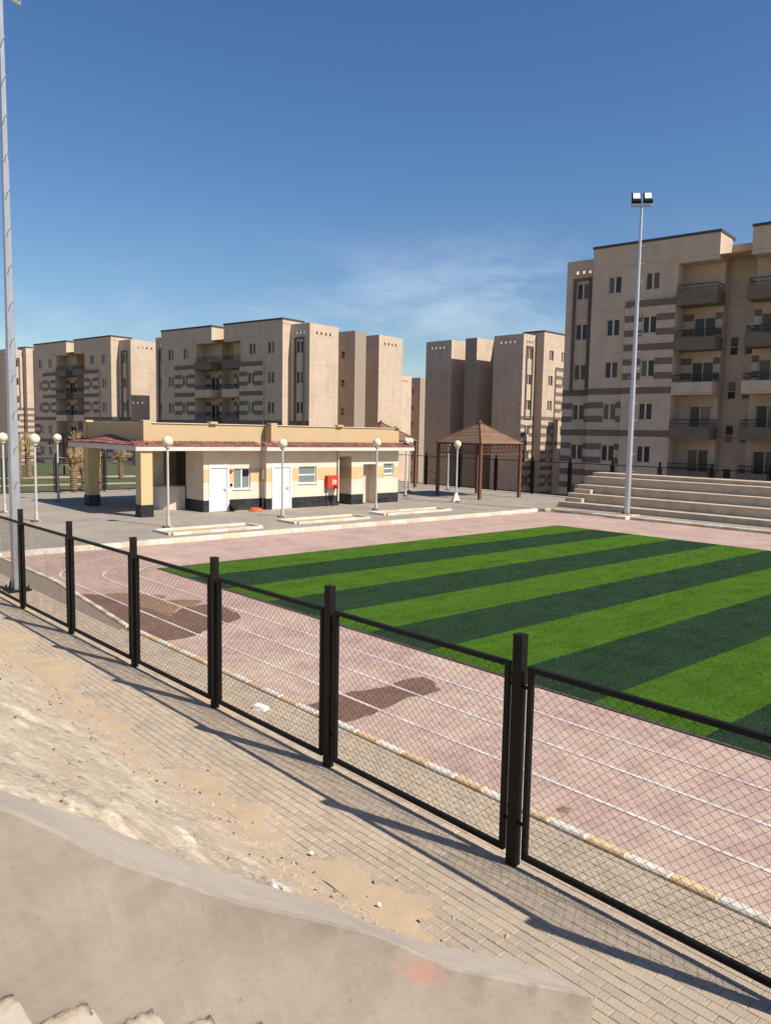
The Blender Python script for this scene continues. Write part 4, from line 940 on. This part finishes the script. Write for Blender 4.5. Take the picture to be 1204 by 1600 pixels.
    def part(name, mn, key, fn, loc):
        k = (name, mn, key)
        if k not in BOXM: b_ = MB(); fn(b_); BOXM[k] = b_.mesh(name, mn)
        return add(name, BOXM[k], t, loc)
    # framed window strip (three upper storeys)
    for x0 in (.6, 25-2.05-.0):
        h = 2*FH+2.62
        def fr(b_): b_.box(0, .2, -.12, 0, 0, h); b_.box(1.25, 1.45, -.12, 0, 0, h); b_.box(.2, 1.25, -.12, 0, h-.2, h); b_.box(.2, 1.25, -.12, 0, 0, .16)
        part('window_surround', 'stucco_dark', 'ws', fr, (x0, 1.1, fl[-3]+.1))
    # painted bands: bays of the 4th and 5th storey, low storeys of the outer wings
    def bands(x0, x1, y, z, gaps, name='paint_band'):
        c = x0
        for g0, g1 in list(gaps)+[(x1, x1)]:
            if g0-c > .02: part(name, 'band', round(g0-c, 2), lambda b_: b_.box(0, g0-c, -.015, .0, 0, .45), (c, y, z))
            c = g1
    for k, f in enumerate(fl):
        for j in range(3):
            z = f+j*1.0
            hit = 1.17-.45 < j < 2.35 and True
            for side in (0, 1):
                def iv(a, c): return (a, c) if not side else (L_-c, L_-a)
                x0, x1 = iv(5.3, 8.85)
                g = [iv(6.6, 7.58)] if (z+.45 > f+1.17 and z < f+2.35) else []
                if k in (3, 4) or (k == 5 and j == 0) or (k == 2 and j == 0 and side == 0): bands(x0, x1, -.2, z, g)
                if k in (3, 4):
                    x0, x1 = iv(8.86, 11.49); gd = [iv(9.6, 11.05)] if not side else [(13.95, 15.4)]
                    if j: bands(x0, x1, 1.4, z, gd)
                if k <= 2 or (k == 3 and j == 0):
                    x0, x1 = iv(0, 2.65); g = [iv(.86, 1.84)] if j == 1 or j == 2 else []; bands(x0, x1, 1.1, z, g)
                    x0, x1 = iv(2.65, 5.3); g = [iv(3.85, 4.83)] if not side else [(20.17, 21.15)]; g = g if j else []; bands(x0, x1, 0, z, g)
    # balconies
    for k, f in enumerate(fl):
        for side in (0, 1):
            mn = 'stucco' if (k in light_rows) else ('band' if k else 'stucco')
            key = (side,)
            def pb(b_, side=side):
                X = (lambda x: x) if not side else (lambda x: L_-x)
                q = lambda x0, x1, y0, y1, z0, z1: b_.box(min(X(x0), X(x1)), max(X(x0), X(x1)), y0, y1, z0, z1)
                q(8.87, 11.58, -.24, -.10, -.12, .72); q(11.44, 11.58, -.10, 1.38, -.12, .72); q(8.87, 11.44, -.10, 1.38, -.12, .04)
            o = part('balcony', mn, key, pb, (0, 0, f))
            def rl(b_, side=side):
                X = (lambda x: x) if not side else (lambda x: L_-x)
                p0, p1, p2 = (X(8.9), -.17), (X(11.51), -.17), (X(11.51), 1.3)
                for a, c in ((p0, p1), (p1, p2)):
                    b_.tube([(a[0], a[1], 1.2), (c[0], c[1], 1.2)], .03, 5); b_.tube([(a[0], a[1], .95), (c[0], c[1], .95)], .015, 4)
                    n = 12 if a is p0 else 6
                    for j in range(n+1): q = (a[0]+(c[0]-a[0])*j/n, a[1]+(c[1]-a[1])*j/n); b_.tube([(q[0], q[1], .72), (q[0], q[1], 1.2)], .013, 4)
            k2 = ('railing', 'rail_dark', key)
            if k2 not in BOXM: b_ = MB(); rl(b_); BOXM[k2] = b_.mesh('railing', 'rail_dark')
            add('railing', BOXM[k2], o)
    return t
def corner(x, y, dep): q = EYE+ray(x, y)*dep; return (q.x, q.y), q.z
A8 = radians(8.2)
c, z = corner(886.5, 410, 59.5); apartment('beige six-storey block towering at the right behind the bleachers', c, False, A8, z, 6, (3,))
c, z = corner(484, 504, 77); apartment('beige block above the pavilion with a bright sunlit gable', c, True, radians(10), z, 6, (4,))
c, z = corner(204, 530, 97); apartment('beige block at the left with a half shaded gable', c, True, radians(8.5), z, 6, (3,))
c, z = corner(818, 521, 92); apartment('beige block behind the gazebo turning its shaded gable to the plaza', c, False, radians(94), z, 6, (3,))
c, z = corner(11, 545, 130); apartment('beige block at the left edge behind the tall mast', c, False, radians(97), z, 6, (3,))
c, z = corner(620, 586, 138); apartment('distant low beige block in the gap behind the sunlit gables', c, True, radians(9), z, 6, (3,))

apartment('beige block standing hidden behind the tall right-hand block', (-46.5, 75.0), False, radians(6), 17.4, 6, (3,))

# ------------------------------------------------------------------ palms and garden lamps behind the left fence
def palm(label, bx_, by_, ty, seed):
    g = G(bx_, by_, .03); h = zat(ty, g); rnd = random.Random(seed)
    t = thing('palm_tree', label, 'palm', (g.x, g.y, .02), rnd.uniform(0, 6), 'bare transplanted palms on the lawn')
    th = h*.70; m = MB(); n = 34; pts = []; rr = []
    for k in range(n): f = k/(n-1); pts.append((.05*sin(f*3+seed), .04*sin(f*4), th*f)); rr.append((.20-.06*f)*(1+.22*(k % 2))*rnd.uniform(.93, 1.07))
    m.tube(pts, rr, 9); m.build('trunk', 'bark', t)
    m = MB()
    for k in range(46):
        a = rnd.uniform(0, 2*pi); sp_ = rnd.uniform(.04, .22)+(.3 if rnd.random() < .22 else 0); l = (h-th)*rnd.uniform(.5, 1.05); b0 = th-rnd.uniform(0, .9)
        p0 = Vector((.12*cos(a), .12*sin(a), b0)); p1 = p0+Vector((cos(a)*sp_*.5, sin(a)*sp_*.5, l*.55)); p2 = p0+Vector((cos(a)*sp_*1.5, sin(a)*sp_*1.5, l*(.95 if sp_ < .25 else .6)))
        m.tube([p0, p1, p2], [.03, .035, .012], 4)
        for q in range(5):
            f = rnd.random(); s = p1.lerp(p2, f); d = Vector((rnd.uniform(-.12, .12), rnd.uniform(-.12, .12), .22)); i = len(m.v); m.v += [tuple(s), tuple(s+Vector((.025, .012, 0))), tuple(s+d)]; m.f.append((i, i+1, i+2))
    m.build('crown', 'frond', t)
for k, a in enumerate((('bare palm with splayed dry fronds left of the canopy column', 116, 771, 692), ('slim bare palm close beside the canopy column on its left', 131, 768, 697), ('bare palm just right of the rear canopy column', 154, 767, 700), ('thin distant palm seen under the canopy', 190, 748, 697), ('tall bare palm above the tiled canopy corner', 121, 744, 670), ('tall bare palm right of the mast at the left', 46, 746, 670), ('bare palm half hidden by the left mast', 31, 748, 676))): palm(*a, k)
def garden_lamp(label, px, py, ty, side, zg=.03):
    g = G(px, py, zg); h = zat(ty, g)-zg
    t = thing('garden_lamp', label, 'lamp post', (g.x, g.y, zg), pi*.25, 'dark garden lamps with curved arms')
    MB().tube([(0, 0, 0), (0, 0, h)], [.09, .06], 8).build('pole', 'black_metal', t)
    m = MB(); m.tube([(0, 0, h-.1)]+[(side*.55*(1-cos(u)), 0, h-.1+.35*sin(u)) for u in [pi*j/10 for j in range(1, 10)]]+[(side*1.1, 0, h-.2)], .03, 6); m.build('arm', 'black_metal', t)
    m = MB(); m.lathe([(.06, h-.2), (.08, h-.3), (.22, h-.62), (.24, h-.66), (.20, h-.68)], side*1.1, 0, 10); m.build('lantern', 'black_metal', t)
garden_lamp('dark garden lamp with a curved arm on the lawn at the left', 101, 741, 682, -1)
garden_lamp('dark garden lamp hanging just behind the back fence', 664, 757, 741, 1, -.9)

# ------------------------------------------------------------------ small litter
g = G(407, 1108, 0); m = MB(); m.v = [(-.13, -.06, 0), (.12, -.09, 0), (.15, .07, 0), (-.1, .1, 0), (-.12, -.05, .10), (.1, -.07, .06), (.13, .06, .075), (-.09, .08, .12)]
m.f = [(3, 2, 1, 0), (4, 5, 6, 7), (0, 1, 5, 4), (1, 2, 6, 5), (2, 3, 7, 6), (3, 0, 4, 7)]
o = tag(m.build('broken_slab', 'print_white'), 'broken white slab lying under the fence panel', 'slab'); o.location = (g.x, g.y, .0); o.rotation_euler = (0, 0, .5); o.scale = (.8, .8, .6)
for (x, y, lab) in ((486, 1337, 'small crumpled white scrap on the sand at the pavement edge'), (592, 1418, 'white pebble at the foot of the slope near the wall')):
    g = G(x, y, 0); o = add('litter', rk[x % 6].copy(), None, (g.x, g.y, .03), .4); o.data.materials[0] = M['print_white']; o.scale = (.045, .05, .09); tag(o, lab, 'litter')
for o in list(bpy.data.objects):
    if o.parent is None and 'label' not in o and o.type in ('MESH', 'EMPTY'): print('NOLABEL', o.name)
